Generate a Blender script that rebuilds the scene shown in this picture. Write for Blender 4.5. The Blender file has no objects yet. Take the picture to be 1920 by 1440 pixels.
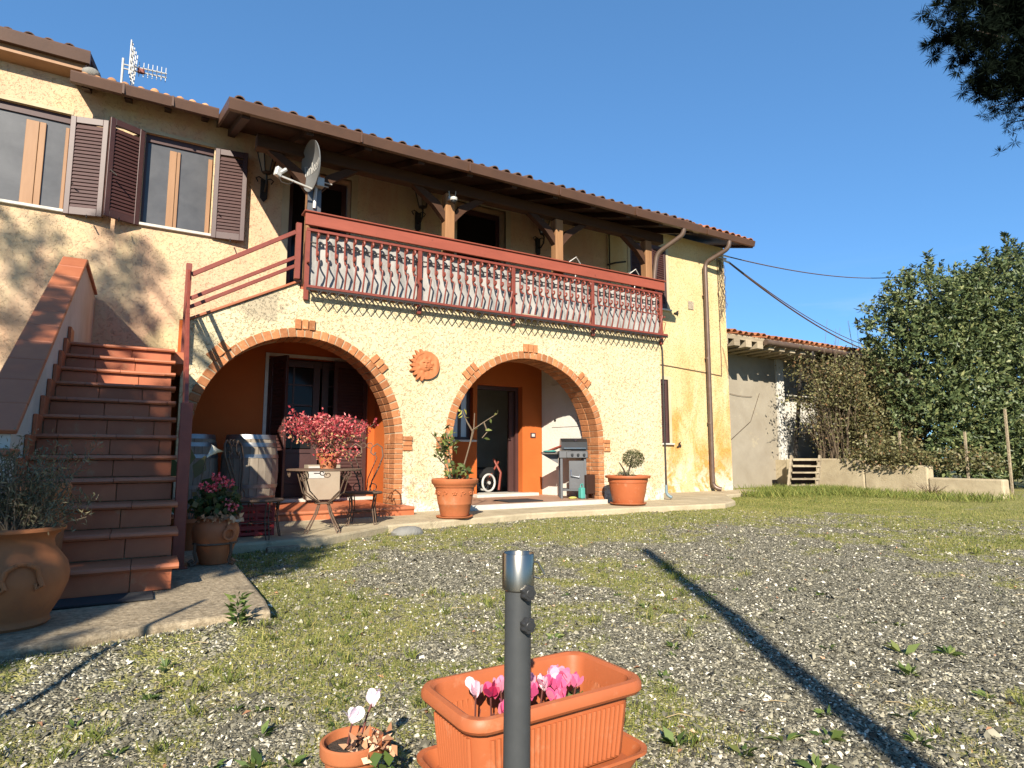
import bpy, bmesh, math, random
import numpy as np
from mathutils import Vector, Matrix
random.seed(7); RNG = np.random.default_rng(7)
S = bpy.context.scene
COL = S.collection
# ------------------------------------------------------------------ camera
cam = bpy.data.objects.new('camera', bpy.data.cameras.new('camera'))
COL.objects.link(cam)
cam.location = (0, 0, 0.8)
PITCH = math.atan(135/1150); YAW = math.radians(30.8)
cam.rotation_euler = (math.pi/2 + PITCH, 0, -YAW)
cam.data.sensor_width = 36; cam.data.lens = 36*1150/1920
cam.data.clip_start = 0.05; cam.data.clip_end = 2000
S.camera = cam
# ------------------------------------------------------------------ sky and sun
SUN_EL = math.radians(29.6); SUN_AZ = math.radians(32.5)     # light travels towards (sin az, cos az)
W = bpy.data.worlds.new('World'); S.world = W; W.use_nodes = True
nt = W.node_tree; nt.nodes.clear()
out = nt.nodes.new('ShaderNodeOutputWorld'); bg = nt.nodes.new('ShaderNodeBackground')
sky = nt.nodes.new('ShaderNodeTexSky'); sky.sky_type = 'NISHITA'; sky.sun_disc = False
sky.sun_elevation = SUN_EL; sky.sun_rotation = math.pi + SUN_AZ
sky.air_density = 0.72; sky.dust_density = 0.0; sky.ozone_density = 3.2; sky.altitude = 100
bg.inputs['Strength'].default_value = 0.064
gm = nt.nodes.new('ShaderNodeGamma'); gm.inputs['Gamma'].default_value = 0.62        # the phone's tone curve: a flatter sky, zenith to horizon
hsv = nt.nodes.new('ShaderNodeMixRGB'); hsv.blend_type = 'MULTIPLY'; hsv.inputs[0].default_value = 1.0; hsv.inputs[2].default_value = (1.03, 1.84, 2.56, 1)
# faint wisps of cirrus low in the sky
tc = nt.nodes.new('ShaderNodeTexCoord'); mp = nt.nodes.new('ShaderNodeMapping')
mp.inputs['Scale'].default_value = (1.2, 1.2, 7.0); mp.inputs['Rotation'].default_value = (0.25, 0.2, 0.3)
nz = nt.nodes.new('ShaderNodeTexNoise'); nz.inputs['Scale'].default_value = 1.6; nz.inputs['Detail'].default_value = 7
nz.inputs['Roughness'].default_value = 0.6; nz.inputs['Distortion'].default_value = 0.7
rp = nt.nodes.new('ShaderNodeValToRGB'); rp.color_ramp.elements[0].position = 0.50; rp.color_ramp.elements[1].position = 0.80
rp.color_ramp.elements[1].color = (0.62, 0.62, 0.62, 1)
mx = nt.nodes.new('ShaderNodeMixRGB'); mx.inputs[2].default_value = (5.5, 6.2, 7.0, 1)
sp = nt.nodes.new('ShaderNodeSeparateXYZ'); r2 = nt.nodes.new('ShaderNodeMapRange')
r2.inputs['From Min'].default_value = 0.10; r2.inputs['From Max'].default_value = 0.30
r2.inputs['To Min'].default_value = 1.0; r2.inputs['To Max'].default_value = 0.0
ml = nt.nodes.new('ShaderNodeMath'); ml.operation = 'MULTIPLY'
L = nt.links.new
L(tc.outputs['Generated'], mp.inputs['Vector']); L(mp.outputs['Vector'], nz.inputs['Vector']); L(nz.outputs['Fac'], rp.inputs['Fac'])
L(tc.outputs['Generated'], sp.inputs['Vector']); L(sp.outputs['Z'], r2.inputs['Value'])
L(rp.outputs['Color'], ml.inputs[0]); L(r2.outputs['Result'], ml.inputs[1]); L(ml.outputs['Value'], mx.inputs['Fac'])
L(sky.outputs['Color'], gm.inputs['Color']); L(gm.outputs['Color'], hsv.inputs[1]); L(hsv.outputs['Color'], mx.inputs[1]); L(mx.outputs['Color'], bg.inputs['Color']); L(bg.outputs['Background'], out.inputs['Surface'])
sun = bpy.data.objects.new('sun', bpy.data.lights.new('sun', 'SUN')); COL.objects.link(sun)
sun.data.energy = 5.0; sun.data.angle = math.radians(0.53); sun.data.color = (1.0, 0.92, 0.78)
LD = Vector((math.sin(SUN_AZ)*math.cos(SUN_EL), math.cos(SUN_AZ)*math.cos(SUN_EL), -math.sin(SUN_EL)))
sun.rotation_euler = LD.to_track_quat('-Z', 'Y').to_euler()
sun.location = (-10, -16, 14)
S.view_settings.view_transform = 'Standard'; S.view_settings.look = 'None'
S.view_settings.exposure = 1.2; S.view_settings.gamma = 1.0; S.view_settings.use_curve_mapping = False

# ------------------------------------------------------------------ mesh helpers
ORG = {}
def V(*a): return Vector(a)
class MB:
    def __init__(s): s.v = []; s.f = []
    def add(s, vs, fs):
        n = len(s.v); s.v += [tuple(v) for v in vs]; s.f += [tuple(i+n for i in f) for f in fs]; return s
    def box(s, x0, x1, y0, y1, z0, z1, M=None):
        vs = [V(x, y, z) for x in (x0, x1) for y in (y0, y1) for z in (z0, z1)]
        if M: vs = [M @ v for v in vs]
        return s.add(vs, [(0,1,3,2),(4,6,7,5),(0,4,5,1),(2,3,7,6),(0,2,6,4),(1,5,7,3)])
    def cbox(s, x0, x1, y0, y1, z0, z1, c=0.004, M=None):
        """a box with chamfered edges"""
        lo, hi = (x0, y0, z0), (x1, y1, z1); vs = []; idx = {}
        for sx in (0,1):
            for sy in (0,1):
                for sz in (0,1):
                    for ax in range(3):
                        p = []
                        for k, sg in enumerate((sx, sy, sz)):
                            b = hi[k] if sg else lo[k]
                            if k != ax: b += -c if sg else c
                            p.append(b)
                        idx[(sx,sy,sz,ax)] = len(vs); vs.append(V(*p))
        fs = []
        for ax in range(3):
            o = [k for k in range(3) if k != ax]
            for sg in (0,1):
                ring = []
                for a, b in ((0,0),(1,0),(1,1),(0,1)):
                    k = [0,0,0]; k[ax] = sg; k[o[0]] = a; k[o[1]] = b
                    ring.append(idx[(k[0],k[1],k[2],ax)])
                fs.append(ring)
        for ax in range(3):                                   # edges along ax
            o = [k for k in range(3) if k != ax]
            for a in (0,1):
                for b in (0,1):
                    q = []
                    for e, fx in ((0,o[0]),(0,o[1]),(1,o[1]),(1,o[0])):
                        k = [0,0,0]; k[ax] = e; k[o[0]] = a; k[o[1]] = b
                        q.append(idx[(k[0],k[1],k[2],fx)])
                    fs.append(q)
        for sx in (0,1):
            for sy in (0,1):
                for sz in (0,1): fs.append([idx[(sx,sy,sz,k)] for k in range(3)])
        c0 = V((x0+x1)/2, (y0+y1)/2, (z0+z1)/2); g = []
        for f in fs:
            a, b, d = vs[f[0]], vs[f[1]], vs[f[2]]
            m = sum((vs[i] for i in f), V(0,0,0))/len(f)
            g.append(f if (b-a).cross(d-a).dot(m-c0) > 0 else f[::-1])
        if M: vs = [M @ v for v in vs]
        return s.add(vs, g)
    def tube(s, pts, r, n=8, cap=True, r1=None, closed=False):
        pts = [Vector(p) for p in pts]; N = len(pts); rings = []; up = None
        for i, p in enumerate(pts):
            if closed: t = pts[(i+1) % N] - pts[i-1]
            else: t = pts[min(i+1, N-1)] - pts[max(i-1, 0)]
            if t.length < 1e-9: t = V(0,0,1)
            t.normalize()
            if up is None:
                up = t.orthogonal().normalized()
            else:
                up = up - t*up.dot(t)
                up = up.normalized() if up.length > 1e-6 else t.orthogonal().normalized()
            w = t.cross(up); rr = r if r1 is None else r + (r1-r)*i/max(1, N-1)
            rings.append([p + (up*math.cos(a)+w*math.sin(a))*rr for a in [2*math.pi*k/n for k in range(n)]])
        vs = [v for R in rings for v in R]; fs = []
        for i in range(N if closed else N-1):
            j = (i+1) % N
            for k in range(n): fs.append((i*n+k, i*n+(k+1) % n, j*n+(k+1) % n, j*n+k))
        if cap and not closed: fs.append(tuple(range(n-1,-1,-1))); fs.append(tuple((N-1)*n+k for k in range(n)))
        return s.add(vs, fs)
    def lathe(s, prof, c=(0,0,0), n=32, cap0=False, cap1=False, axis=None):
        """profile of (radius, height) turned about z"""
        vs = []; fs = []; m = len(prof)
        for r, z in prof:
            for k in range(n):
                a = 2*math.pi*k/n; vs.append(V(r*math.cos(a), r*math.sin(a), z))
        for i in range(m-1):
            for k in range(n): fs.append((i*n+k, i*n+(k+1) % n, (i+1)*n+(k+1) % n, (i+1)*n+k))
        if cap0: fs.append(tuple(range(n-1,-1,-1)))
        if cap1: fs.append(tuple((m-1)*n+k for k in range(n)))
        M = Matrix.Translation(Vector(c))
        if axis is not None: M = M @ Vector(axis).to_track_quat('Z', 'Y').to_matrix().to_4x4()
        return s.add([M @ v for v in vs], fs)
    def prism(s, poly, a, b, axis='y'):
        """extrude a 2-D polygon along an axis: x -> (y,z), y -> (x,z), z -> (x,y)"""
        n = len(poly)
        def P(q, t): return V(t, q[0], q[1]) if axis == 'x' else V(q[0], t, q[1]) if axis == 'y' else V(q[0], q[1], t)
        vs = [P(q, a) for q in poly] + [P(q, b) for q in poly]
        fs = [tuple(range(n)), tuple(range(2*n-1, n-1, -1))] + [(i, i+n, (i+1) % n+n, (i+1) % n) for i in range(n)]
        return s.add(vs, fs)
    def sphere(s, c, r, n=10, m=6, sc=(1,1,1)):
        vs = [V(0,0,-1)]; fs = []
        for i in range(1, m):
            t = math.pi*i/m - math.pi/2
            for k in range(n):
                a = 2*math.pi*k/n; vs.append(V(math.cos(t)*math.cos(a), math.cos(t)*math.sin(a), math.sin(t)))
        vs.append(V(0,0,1)); top = len(vs)-1
        for k in range(n): fs.append((0, 1+(k+1) % n, 1+k)); fs.append((top, 1+(m-2)*n+k, 1+(m-2)*n+(k+1) % n))
        for i in range(m-2):
            for k in range(n): fs.append((1+i*n+k, 1+i*n+(k+1) % n, 1+(i+1)*n+(k+1) % n, 1+(i+1)*n+k))
        c = Vector(c); return s.add([V(c.x+v.x*r*sc[0], c.y+v.y*r*sc[1], c.z+v.z*r*sc[2]) for v in vs], fs)
    def xf(s, M): s.v = [tuple(M @ Vector(v)) for v in s.v]; return s
    def mesh(s, name, m, smooth=False, org=(0,0,0), fix=True):
        me = bpy.data.meshes.new(name); o = Vector(org)
        me.from_pydata([tuple(Vector(v)-o) for v in s.v], [], s.f)
        if fix and len(s.v) < 60000:
            bm = bmesh.new(); bm.from_mesh(me); bmesh.ops.recalc_face_normals(bm, faces=bm.faces); bm.to_mesh(me); bm.free()
        if smooth:
            me.polygons.foreach_set('use_smooth', [True]*len(me.polygons))
            try: me.set_sharp_from_angle(angle=math.radians(smooth if smooth is not True else 40))
            except Exception: pass
        for x in (m if isinstance(m, (list, tuple)) else [m]): me.materials.append(x)
        return me
    def build(s, name, m, parent=None, smooth=False, fix=True):
        return link(name, s.mesh(name, m, smooth, ORG.get(parent.name, (0,0,0)) if parent else (0,0,0), fix), parent)
def link(name, data, parent=None, M=None):
    o = bpy.data.objects.new(name, data); COL.objects.link(o)
    if parent:
        o.parent = parent; ORG[o.name] = ORG.get(parent.name, (0,0,0))
    else: ORG[o.name] = (0,0,0)
    if M is not None: o.matrix_local = Matrix.Translation(-Vector(ORG[o.name])) @ M
    return o
def tag(o, label=None, cat=None, group=None, kind=None):
    if label: o['label'] = label
    if cat: o['category'] = cat
    if group: o['group'] = group
    if kind: o['kind'] = kind
    return o
def thing(name, loc, label, cat, group=None):
    o = bpy.data.objects.new(name, None); COL.objects.link(o); o.location = loc; o.empty_display_size = .1
    ORG[o.name] = tuple(loc); return tag(o, label, cat, group)
def copy_tree(o, parent=None):
    c = o.copy(); COL.objects.link(c); ORG[c.name] = ORG[o.name]
    if parent: c.parent = parent
    for ch in list(o.children): copy_tree(ch, c)
    return c
def np_mesh(name, verts, faces, m, parent=None, attr=None, smooth=False):
    """large mesh from arrays; faces (n,k) all with k corners; attr = {name: per-vertex floats}"""
    me = bpy.data.meshes.new(name); n, k = faces.shape
    if parent: verts = verts - np.array(ORG[parent.name])
    me.vertices.add(len(verts)); me.vertices.foreach_set('co', verts.astype(np.float32).ravel())
    me.loops.add(n*k); me.loops.foreach_set('vertex_index', faces.astype(np.int32).ravel())
    me.polygons.add(n); me.polygons.foreach_set('loop_start', np.arange(0, n*k, k, dtype=np.int32))
    me.polygons.foreach_set('loop_total', np.full(n, k, dtype=np.int32))
    if smooth: me.polygons.foreach_set('use_smooth', np.ones(n, dtype=bool))
    me.update(calc_edges=True)
    for a, d in (attr or {}).items():
        at = me.attributes.new(a, 'FLOAT', 'POINT'); at.data.foreach_set('value', d.astype(np.float32))
    me.materials.append(m); return link(name, me, parent)

# ------------------------------------------------------------------ materials
def ramp(nt, fac, stops):
    r = nt.nodes.new('ShaderNodeValToRGB'); e = r.color_ramp.elements
    while len(e) < len(stops): e.new(0.5)
    for el, (p, c) in zip(e, stops): el.position = p; el.color = (*c, 1) if len(c) == 3 else c
    nt.links.new(fac, r.inputs['Fac']); return r.outputs['Color']
def noise(nt, vec, scale, detail=4, rough=.6, dist=0, stretch=None):
    if stretch:
        m = nt.nodes.new('ShaderNodeMapping'); m.inputs['Scale'].default_value = stretch; nt.links.new(vec, m.inputs['Vector']); vec = m.outputs['Vector']
    n = nt.nodes.new('ShaderNodeTexNoise'); n.inputs['Scale'].default_value = scale; n.inputs['Detail'].default_value = detail
    n.inputs['Roughness'].default_value = rough; n.inputs['Distortion'].default_value = dist
    nt.links.new(vec, n.inputs['Vector']); return n.outputs['Fac']
def mixc(nt, fac, a, b, mode='MIX'):
    m = nt.nodes.new('ShaderNodeMixRGB'); m.blend_type = mode
    for i, x in ((0, fac), (1, a), (2, b)):
        if isinstance(x, (int, float)): m.inputs[i].default_value = x
        elif isinstance(x, tuple): m.inputs[i].default_value = (*x, 1)
        else: nt.links.new(x, m.inputs[i])
    return m.outputs['Color']
def math_(nt, op, a, b=0.0, clamp=False):
    m = nt.nodes.new('ShaderNodeMath'); m.operation = op; m.use_clamp = clamp
    for i, x in ((0, a), (1, b)):
        if isinstance(x, (int, float)): m.inputs[i].default_value = x
        else: nt.links.new(x, m.inputs[i])
    return m.outputs['Value']
def bump(nt, bsdf, h, strength=.5, dist=.01):
    b = nt.nodes.new('ShaderNodeBump'); b.inputs['Strength'].default_value = strength; b.inputs['Distance'].default_value = dist
    nt.links.new(h, b.inputs['Height']); nt.links.new(b.outputs['Normal'], bsdf.inputs['Normal']); return b
def newmat(name, rough=.7, metal=0., spec=.5):
    m = bpy.data.materials.new(name); m.use_nodes = True; n = m.node_tree
    b = n.nodes['Principled BSDF']; b.inputs['Roughness'].default_value = rough; b.inputs['Metallic'].default_value = metal
    b.inputs['Specular IOR Level'].default_value = spec
    g = n.nodes.new('ShaderNodeNewGeometry'); return m, n, b, g.outputs['Position']
KA = .64           # scales mat and stucco colours down evenly, so shade comes out deeper at this exposure
def ks(c): return tuple(x*KA for x in c)
def mat(name, c1, c2=None, scale=6, rough=.7, metal=0, b=.3, bscale=60, bdist=.004, rnd=0, spec=.4, detail=5, stretch=None, wear=None, wscale=9, wpos=(.6,.72)):
    """two colours mixed by noise, fine bump; rnd = per-object brightness spread; wear = third colour in patches"""
    m, n, bs, pos = newmat(name, rough, metal, spec)
    c2 = ks(c2 or tuple(x*.75 for x in c1)); c1 = ks(c1); wear = ks(wear) if wear else None
    col = ramp(n, noise(n, pos, scale, detail, .65, .3, stretch), [(.3, c1), (.7, c2)])
    if wear: col = mixc(n, ramp(n, noise(n, pos, wscale, 6, .7), [(wpos[0], (0,0,0)), (wpos[1], (1,1,1))]), col, wear)
    if rnd:
        oi = n.nodes.new('ShaderNodeObjectInfo'); mr = n.nodes.new('ShaderNodeMapRange')
        mr.inputs['To Min'].default_value = 1-rnd; mr.inputs['To Max'].default_value = 1+rnd
        n.links.new(oi.outputs['Random'], mr.inputs['Value'])
        hs = n.nodes.new('ShaderNodeHueSaturation'); n.links.new(col, hs.inputs['Color']); n.links.new(mr.outputs['Result'], hs.inputs['Value']); col = hs.outputs['Color']
    n.links.new(col, bs.inputs['Base Color'])
    if b: bump(n, bs, noise(n, pos, bscale, 5, .65, 0, stretch), b, bdist)
    return m
def attrmat(name, attr, stops, rough=.6, spec=.4, trans=0.0, tint=(1,1,1)):
    m, n, bs, pos = newmat(name, rough, 0, spec)
    a = n.nodes.new('ShaderNodeAttribute'); a.attribute_name = attr
    col = ramp(n, a.outputs['Fac'], stops); n.links.new(col, bs.inputs['Base Color'])
    if trans:
        t = n.nodes.new('ShaderNodeBsdfTranslucent'); mxs = n.nodes.new('ShaderNodeMixShader'); mxs.inputs[0].default_value = trans
        hs = n.nodes.new('ShaderNodeHueSaturation'); hs.inputs['Value'].default_value = 1.4; hs.inputs['Saturation'].default_value = 1.1
        n.links.new(col, hs.inputs['Color']); n.links.new(hs.outputs['Color'], t.inputs['Color'])
        n.links.new(bs.outputs['BSDF'], mxs.inputs[1]); n.links.new(t.outputs['BSDF'], mxs.inputs[2])
        n.links.new(mxs.outputs['Shader'], n.nodes['Material Output'].inputs['Surface'])
    return m
def stucco(name, c_a, c_b, stain, pale, stain_z=None, bs=22, bd=.02, bst=.9, patch=None):
    c_a, c_b, stain, pale = ks(c_a), ks(c_b), ks(stain), ks(pale)
    m, n, b, pos = newmat(name, .9, 0, .15)
    big = noise(n, pos, .9, 6, .6, .4)
    col = ramp(n, big, [(.35, c_a), (.65, c_b)])
    sx = n.nodes.new('ShaderNodeSeparateXYZ'); n.links.new(pos, sx.inputs['Vector'])
    # weather stains: rising damp near the ground, streaks stretched down the wall
    streak = ramp(n, noise(n, pos, 1.5, 6, .65, .6, (1.6, 1.6, .55)), [(.42, (0,0,0)), (.62, (1,1,1))])
    if stain_z:
        mr = n.nodes.new('ShaderNodeMapRange'); mr.inputs['From Min'].default_value = stain_z[0]; mr.inputs['From Max'].default_value = stain_z[1]
        mr.inputs['To Min'].default_value = stain_z[2]; mr.inputs['To Max'].default_value = stain_z[3]
        n.links.new(sx.outputs['Z'], mr.inputs['Value']); streak = math_(n, 'MULTIPLY', streak, mr.outputs['Result'])
    col = mixc(n, streak, col, stain)
    damp = n.nodes.new('ShaderNodeMapRange'); damp.inputs['From Min'].default_value = .1; damp.inputs['From Max'].default_value = .9
    damp.inputs['To Min'].default_value = .85; damp.inputs['To Max'].default_value = 0; n.links.new(sx.outputs['Z'], damp.inputs['Value'])
    pf = math_(n, 'MULTIPLY', ramp(n, noise(n, pos, 2.6, 7, .7, .5), [(.44, (0,0,0)), (.52, (1,1,1))]), damp.outputs['Result'])
    col = mixc(n, pf, col, pale)
    h = noise(n, pos, bs, 4, .62, 1.0)
    hh = ramp(n, h, [(.30, (0,0,0)), (.47, (1,1,1))])
    col = mixc(n, math_(n, 'MULTIPLY', math_(n, 'SUBTRACT', 1.0, hh), .38), col, tuple(x*.55 for x in c_b))
    n.links.new(col, b.inputs['Base Color'])
    if patch:                                              # bare patch where the plaster has come away
        vd = n.nodes.new('ShaderNodeVectorMath'); vd.operation = 'DISTANCE'; n.links.new(pos, vd.inputs[0]); vd.inputs[1].default_value = patch[:3]
        pd = math_(n, 'ADD', vd.outputs['Value'], math_(n, 'MULTIPLY', math_(n, 'SUBTRACT', noise(n, pos, 7, 5, .7), .5), .55))
        col2 = ramp(n, pd, [(patch[3]*.7, (1,1,1)), (patch[3], (0,0,0))])
        old = b.inputs['Base Color'].links[0].from_socket; n.links.new(mixc(n, math_(n, 'MULTIPLY', col2, .75), old, (.30,.25,.18)), b.inputs['Base Color'])
    fine = noise(n, pos, bs*4, 3, .6); hs = math_(n, 'ADD', hh, math_(n, 'MULTIPLY', fine, .35))
    bump(n, b, hs, bst, bd); return m
M_ARC = stucco('cream_stucco', (.83,.71,.46), (.82,.66,.39), (.80,.52,.27), (.84,.80,.70), (.3,1.6,.6,.16), 30, .014, .9, (1.12,7.8,2.66,.30))
M_WALL = stucco('ochre_stucco', (.82,.66,.37), (.81,.58,.29), (.78,.37,.10), (.84,.79,.66), (.6,3.2,1.35,.2), 32, .011, .75)
M_FAC = stucco('peach_stucco', (.80,.61,.34), (.79,.57,.38), (.76,.49,.31), (.78,.7,.55), None, 29, .011, .7)
M_ORANGE = mat('orange_plaster', (.60,.15,.032), (.54,.125,.025), 2.0, .8, 0, .25, 40, .004, 0, .2)
M_WHITE = mat('white_plaster', (.78,.75,.68), (.70,.66,.58), 3.0, .9, 0, .6, 26, .012, 0, .15)
M_GREYWALL = mat('grey_render', (.42,.37,.29), (.34,.29,.22), 1.6, .9, 0, .4, 30, .006, 0, .1, wear=(.5,.43,.3), wscale=2.2)
M_PARAPET = mat('pale_stair_plaster', (.84,.78,.68), (.66,.58,.47), 2.2, .9, 0, .6, 34, .006, 0, .1)
M_BRICK = mat('brick', (.60,.25,.105), (.44,.165,.065), 18, .85, 0, .7, 70, .006, .26, .2, wear=(.64,.42,.26), wscale=17, wpos=(.58,.68))
M_MORTAR = mat('mortar', (.55,.42,.28), (.45,.33,.2), 20, .95, 0, .6, 80, .004)
M_TILE = mat('stair_tile', (.60,.175,.07), (.48,.13,.052), 7, .55, 0, .25, 40, .003, .12, .4, wear=(.56,.25,.12), wscale=6)
M_NOSING = mat('nosing_tile', (.58,.19,.085), (.46,.145,.062), 9, .5, 0, .25, 45, .003, .12, .45)
M_COPING = mat('coping_tile', (.50,.165,.07), (.42,.125,.052), 6, .5, 0, .2, 40, .003, .09, .45)
M_ROOFTILE = mat('clay_roof_tile', (.56,.22,.10), (.40,.15,.075), 7, .85, 0, .6, 40, .01, .25, .15, wear=(.62,.42,.2), wscale=5)
M_OLDTILE = mat('weathered_roof_tile', (.22,.13,.09), (.13,.085,.065), 7, .9, 0, .6, 40, .01, .25, .15, wear=(.3,.26,.2), wscale=6)
M_GUTTER = mat('brown_gutter', (.125,.06,.034), (.095,.046,.026), 3, .45, 0, .15, 30, .003, .06, .4, wear=(.20,.125,.08), wscale=7, wpos=(.66,.76))
M_PIPE = mat('brown_downpipe', (.20,.135,.10), (.15,.095,.07), 6, .4, .3, .1, 30, .002)
M_DARKWOOD = mat('dark_timber', (.055,.022,.012), (.035,.014,.008), 5, .7, 0, .5, 40, .004, .15, .3, stretch=(1,1,.2))  # timber mostly under the roofs: part of the shade there is put into its colour
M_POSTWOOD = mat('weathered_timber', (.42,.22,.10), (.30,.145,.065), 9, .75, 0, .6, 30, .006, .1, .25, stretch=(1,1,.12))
M_BEAM = mat('beam_timber', (.085,.036,.016), (.05,.021,.010), 7, .75, 0, .5, 30, .006, .1, .25, stretch=(.15,1,1))  # beam and braces under the roof, shade darkened into the wood colour
M_SHUTTER = mat('brown_shutter_paint', (.085,.034,.029), (.065,.025,.022), 7, .5, 0, .2, 50, .002, .08, .45, wear=(.15,.08,.07), wscale=8, wpos=(.66,.78))
M_WINWOOD = mat('tan_window_wood', (.42,.225,.11), (.34,.175,.08), 8, .55, 0, .25, 30, .003, .05, .4, stretch=(1,1,.15))
M_MARBLE = mat('pale_marble', (.74,.70,.62), (.62,.57,.49), 9, .5, 0, .15, 30, .002)
M_RED = mat('red_iron_paint', (.30,.064,.038), (.22,.046,.028), 10, .5, 0, .3, 50, .003, .05, .4, wear=(.22,.06,.04), wscale=22, wpos=(.62,.7))
M_REDWOOD = mat('red_painted_board', (.38,.09,.05), (.29,.066,.036), 5, .55, 0, .4, 30, .004, .04, .35, stretch=(.25,1,1), wear=(.20,.05,.03), wscale=13, wpos=(.62,.68))
M_IRON = mat('black_iron', (.035,.03,.028), (.06,.05,.042), 14, .6, .4, .3, 60, .002)
M_RUST = mat('rusty_iron', (.13,.085,.06), (.20,.12,.075), 16, .75, .2, .5, 60, .003, .08)
M_CLOTH = mat('grey_white_screen_cloth', (.50,.475,.44), (.36,.345,.325), 3.0, .85, 0, .5, 9, .03, 0, .2, stretch=(1.2,1,.5))
M_CONC = mat('concrete', (.62,.50,.34), (.22,.165,.10), 38, .92, 0, .8, 60, .01, 0, .15, wear=(.17,.14,.10), wscale=4, wpos=(.5,.75))
M_CONC2 = mat('weathered_concrete', (.66,.55,.37), (.46,.37,.24), 3, .95, 0, .7, 35, .01, 0, .1, wear=(.24,.19,.12), wscale=2.5)
M_PORCH = mat('porch_floor_tile', (.50,.30,.20), (.42,.24,.15), 5, .6, 0, .2, 30, .002)
M_TERRA = mat('terracotta', (.54,.175,.065), (.44,.13,.047), 7, .7, 0, .3, 50, .003, .06, .35, wear=(.50,.25,.14), wscale=5, wpos=(.58,.75))
M_TERRADARK = mat('old_terracotta', (.54,.20,.075), (.40,.14,.052), 6, .75, 0, .35, 40, .004, .06, .3, wear=(.30,.125,.06), wscale=4, wpos=(.55,.75))
M_PLASTIC = mat('orange_plastic', (.54,.152,.055), (.47,.125,.043), 5, .5, 0, .15, 120, .0015, .03, .35, wear=(.60,.25,.13), wscale=11, wpos=(.56,.76))
M_SOIL = mat('potting_soil', (.055,.035,.022), (.09,.06,.04), 40, .95, 0, 1, 60, .02)
M_OAK = mat('grey_oak_stave', (.38,.32,.25), (.24,.195,.15), 8, .8, 0, .5, 40, .004, .15, .2, stretch=(1,1,.15))
M_HOOP = mat('galvanised_hoop', (.42,.42,.42), (.30,.29,.28), 9, .4, .8, .1, 40, .001)
M_BLACK = mat('black_rubber', (.02,.02,.022), (.035,.034,.035), 30, .85, 0, .5, 90, .004)
M_GREYPOLE = mat('grey_powder_coat', (.075,.078,.08), (.06,.063,.065), 20, .5, .1, .15, 160, .001, 0, .4, wear=(.36,.36,.35), wscale=24, wpos=(.735,.75))
M_STEEL = mat('brushed_steel', (.55,.51,.44), (.40,.36,.30), 30, .28, 1, .2, 40, .001, 0, .5, stretch=(1,1,.1))
M_KNOB = mat('black_plastic_knob', (.03,.03,.032), (.045,.045,.045), 30, .45, 0, .1, 80, .001)
M_DISH = mat('grey_dish_paint', (.22,.22,.215), (.18,.18,.175), 5, .5, 0, 0)
M_LIGHT = mat('white_metal', (.72,.70,.66), (.6,.57,.52), 12, .4, .1, 0)
M_STUCCOCREAM = mat('cream_reveal', (.66,.55,.36), (.58,.46,.28), 4, .9, 0, .4, 40, .005)
M_BBQ = mat('black_enamel', (.03,.03,.03), (.04,.04,.04), 8, .3, .2, 0)
M_BBQGREY = mat('grey_enamel', (.16,.16,.165), (.13,.13,.135), 8, .4, .3, 0)
M_CHROME = mat('chrome', (.7,.7,.7), (.6,.6,.6), 8, .2, 1, 0)
M_REDPLASTIC = mat('red_plastic', (.42,.02,.02), (.36,.015,.015), 8, .45, 0, 0)
M_TEAL = mat('teal_plastic', (.10,.42,.36), (.08,.36,.3), 8, .45, 0, 0)
M_CARD = mat('beige_card', (.42,.35,.26), (.36,.29,.21), 5, .8, 0, 0)
M_WOODOLD = mat('old_board', (.52,.43,.30), (.32,.25,.17), 9, .85, 0, .6, 40, .006, .15, .2, stretch=(.2,1,1))
M_BARK = mat('bark', (.12,.085,.06), (.07,.05,.036), 14, .9, 0, .9, 30, .02)
M_TWIG = mat('twig', (.25,.185,.12), (.16,.11,.07), 14, .9, 0, .3, 40, .003)
M_STONE = mat('grey_stone', (.32,.31,.28), (.22,.21,.19), 9, .9, 0, .8, 40, .01)
def glassy(name, c, rough=.12, spec=.6):
    m, n, b, pos = newmat(name, rough, 0, spec); b.inputs['Base Color'].default_value = (*c, 1); return m
M_PANE = glassy('dark_pane', (.012,.010,.009), .12, .14)
M_BLUEPANE = glassy('pale_curtain_pane', (.42,.46,.50), .2, .6)
M_SCREEN = mat('insect_screen', (.115,.114,.118), (.07,.07,.074), 3.2, .3, 0, .2, 260, .002, 0, .5)
M_LAMPGLASS = glassy('lantern_glass', (.20,.16,.11), .15, .6)
# ================================================================== SETTING: ground, slab, walk
def vnoise(x, y, s, seed):
    """smooth value noise on arrays, 0..1"""
    r = np.random.default_rng(seed); T = r.random((64, 64))
    x = np.asarray(x)*s + 31.7; y = np.asarray(y)*s + 17.3
    xi = np.floor(x).astype(int); yi = np.floor(y).astype(int); fx = x-xi; fy = y-yi
    fx = fx*fx*(3-2*fx); fy = fy*fy*(3-2*fy)
    g = lambda a, b: T[(xi+a) % 64, (yi+b) % 64]
    return (g(0,0)*(1-fx)+g(1,0)*fx)*(1-fy)+(g(0,1)*(1-fx)+g(1,1)*fx)*fy
def fbm(x, y, s, seed):
    return (vnoise(x,y,s,seed)*.5+vnoise(x,y,s*2.1,seed+1)*.28+vnoise(x,y,s*4.3,seed+2)*.22)
def blob(x, y, cx, cy, rx, ry, rot=0):
    c, s_ = math.cos(rot), math.sin(rot); dx, dy = x-cx, y-cy
    u = (dx*c+dy*s_)/rx; v = (-dx*s_+dy*c)/ry
    return np.exp(-(u*u+v*v))
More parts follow.
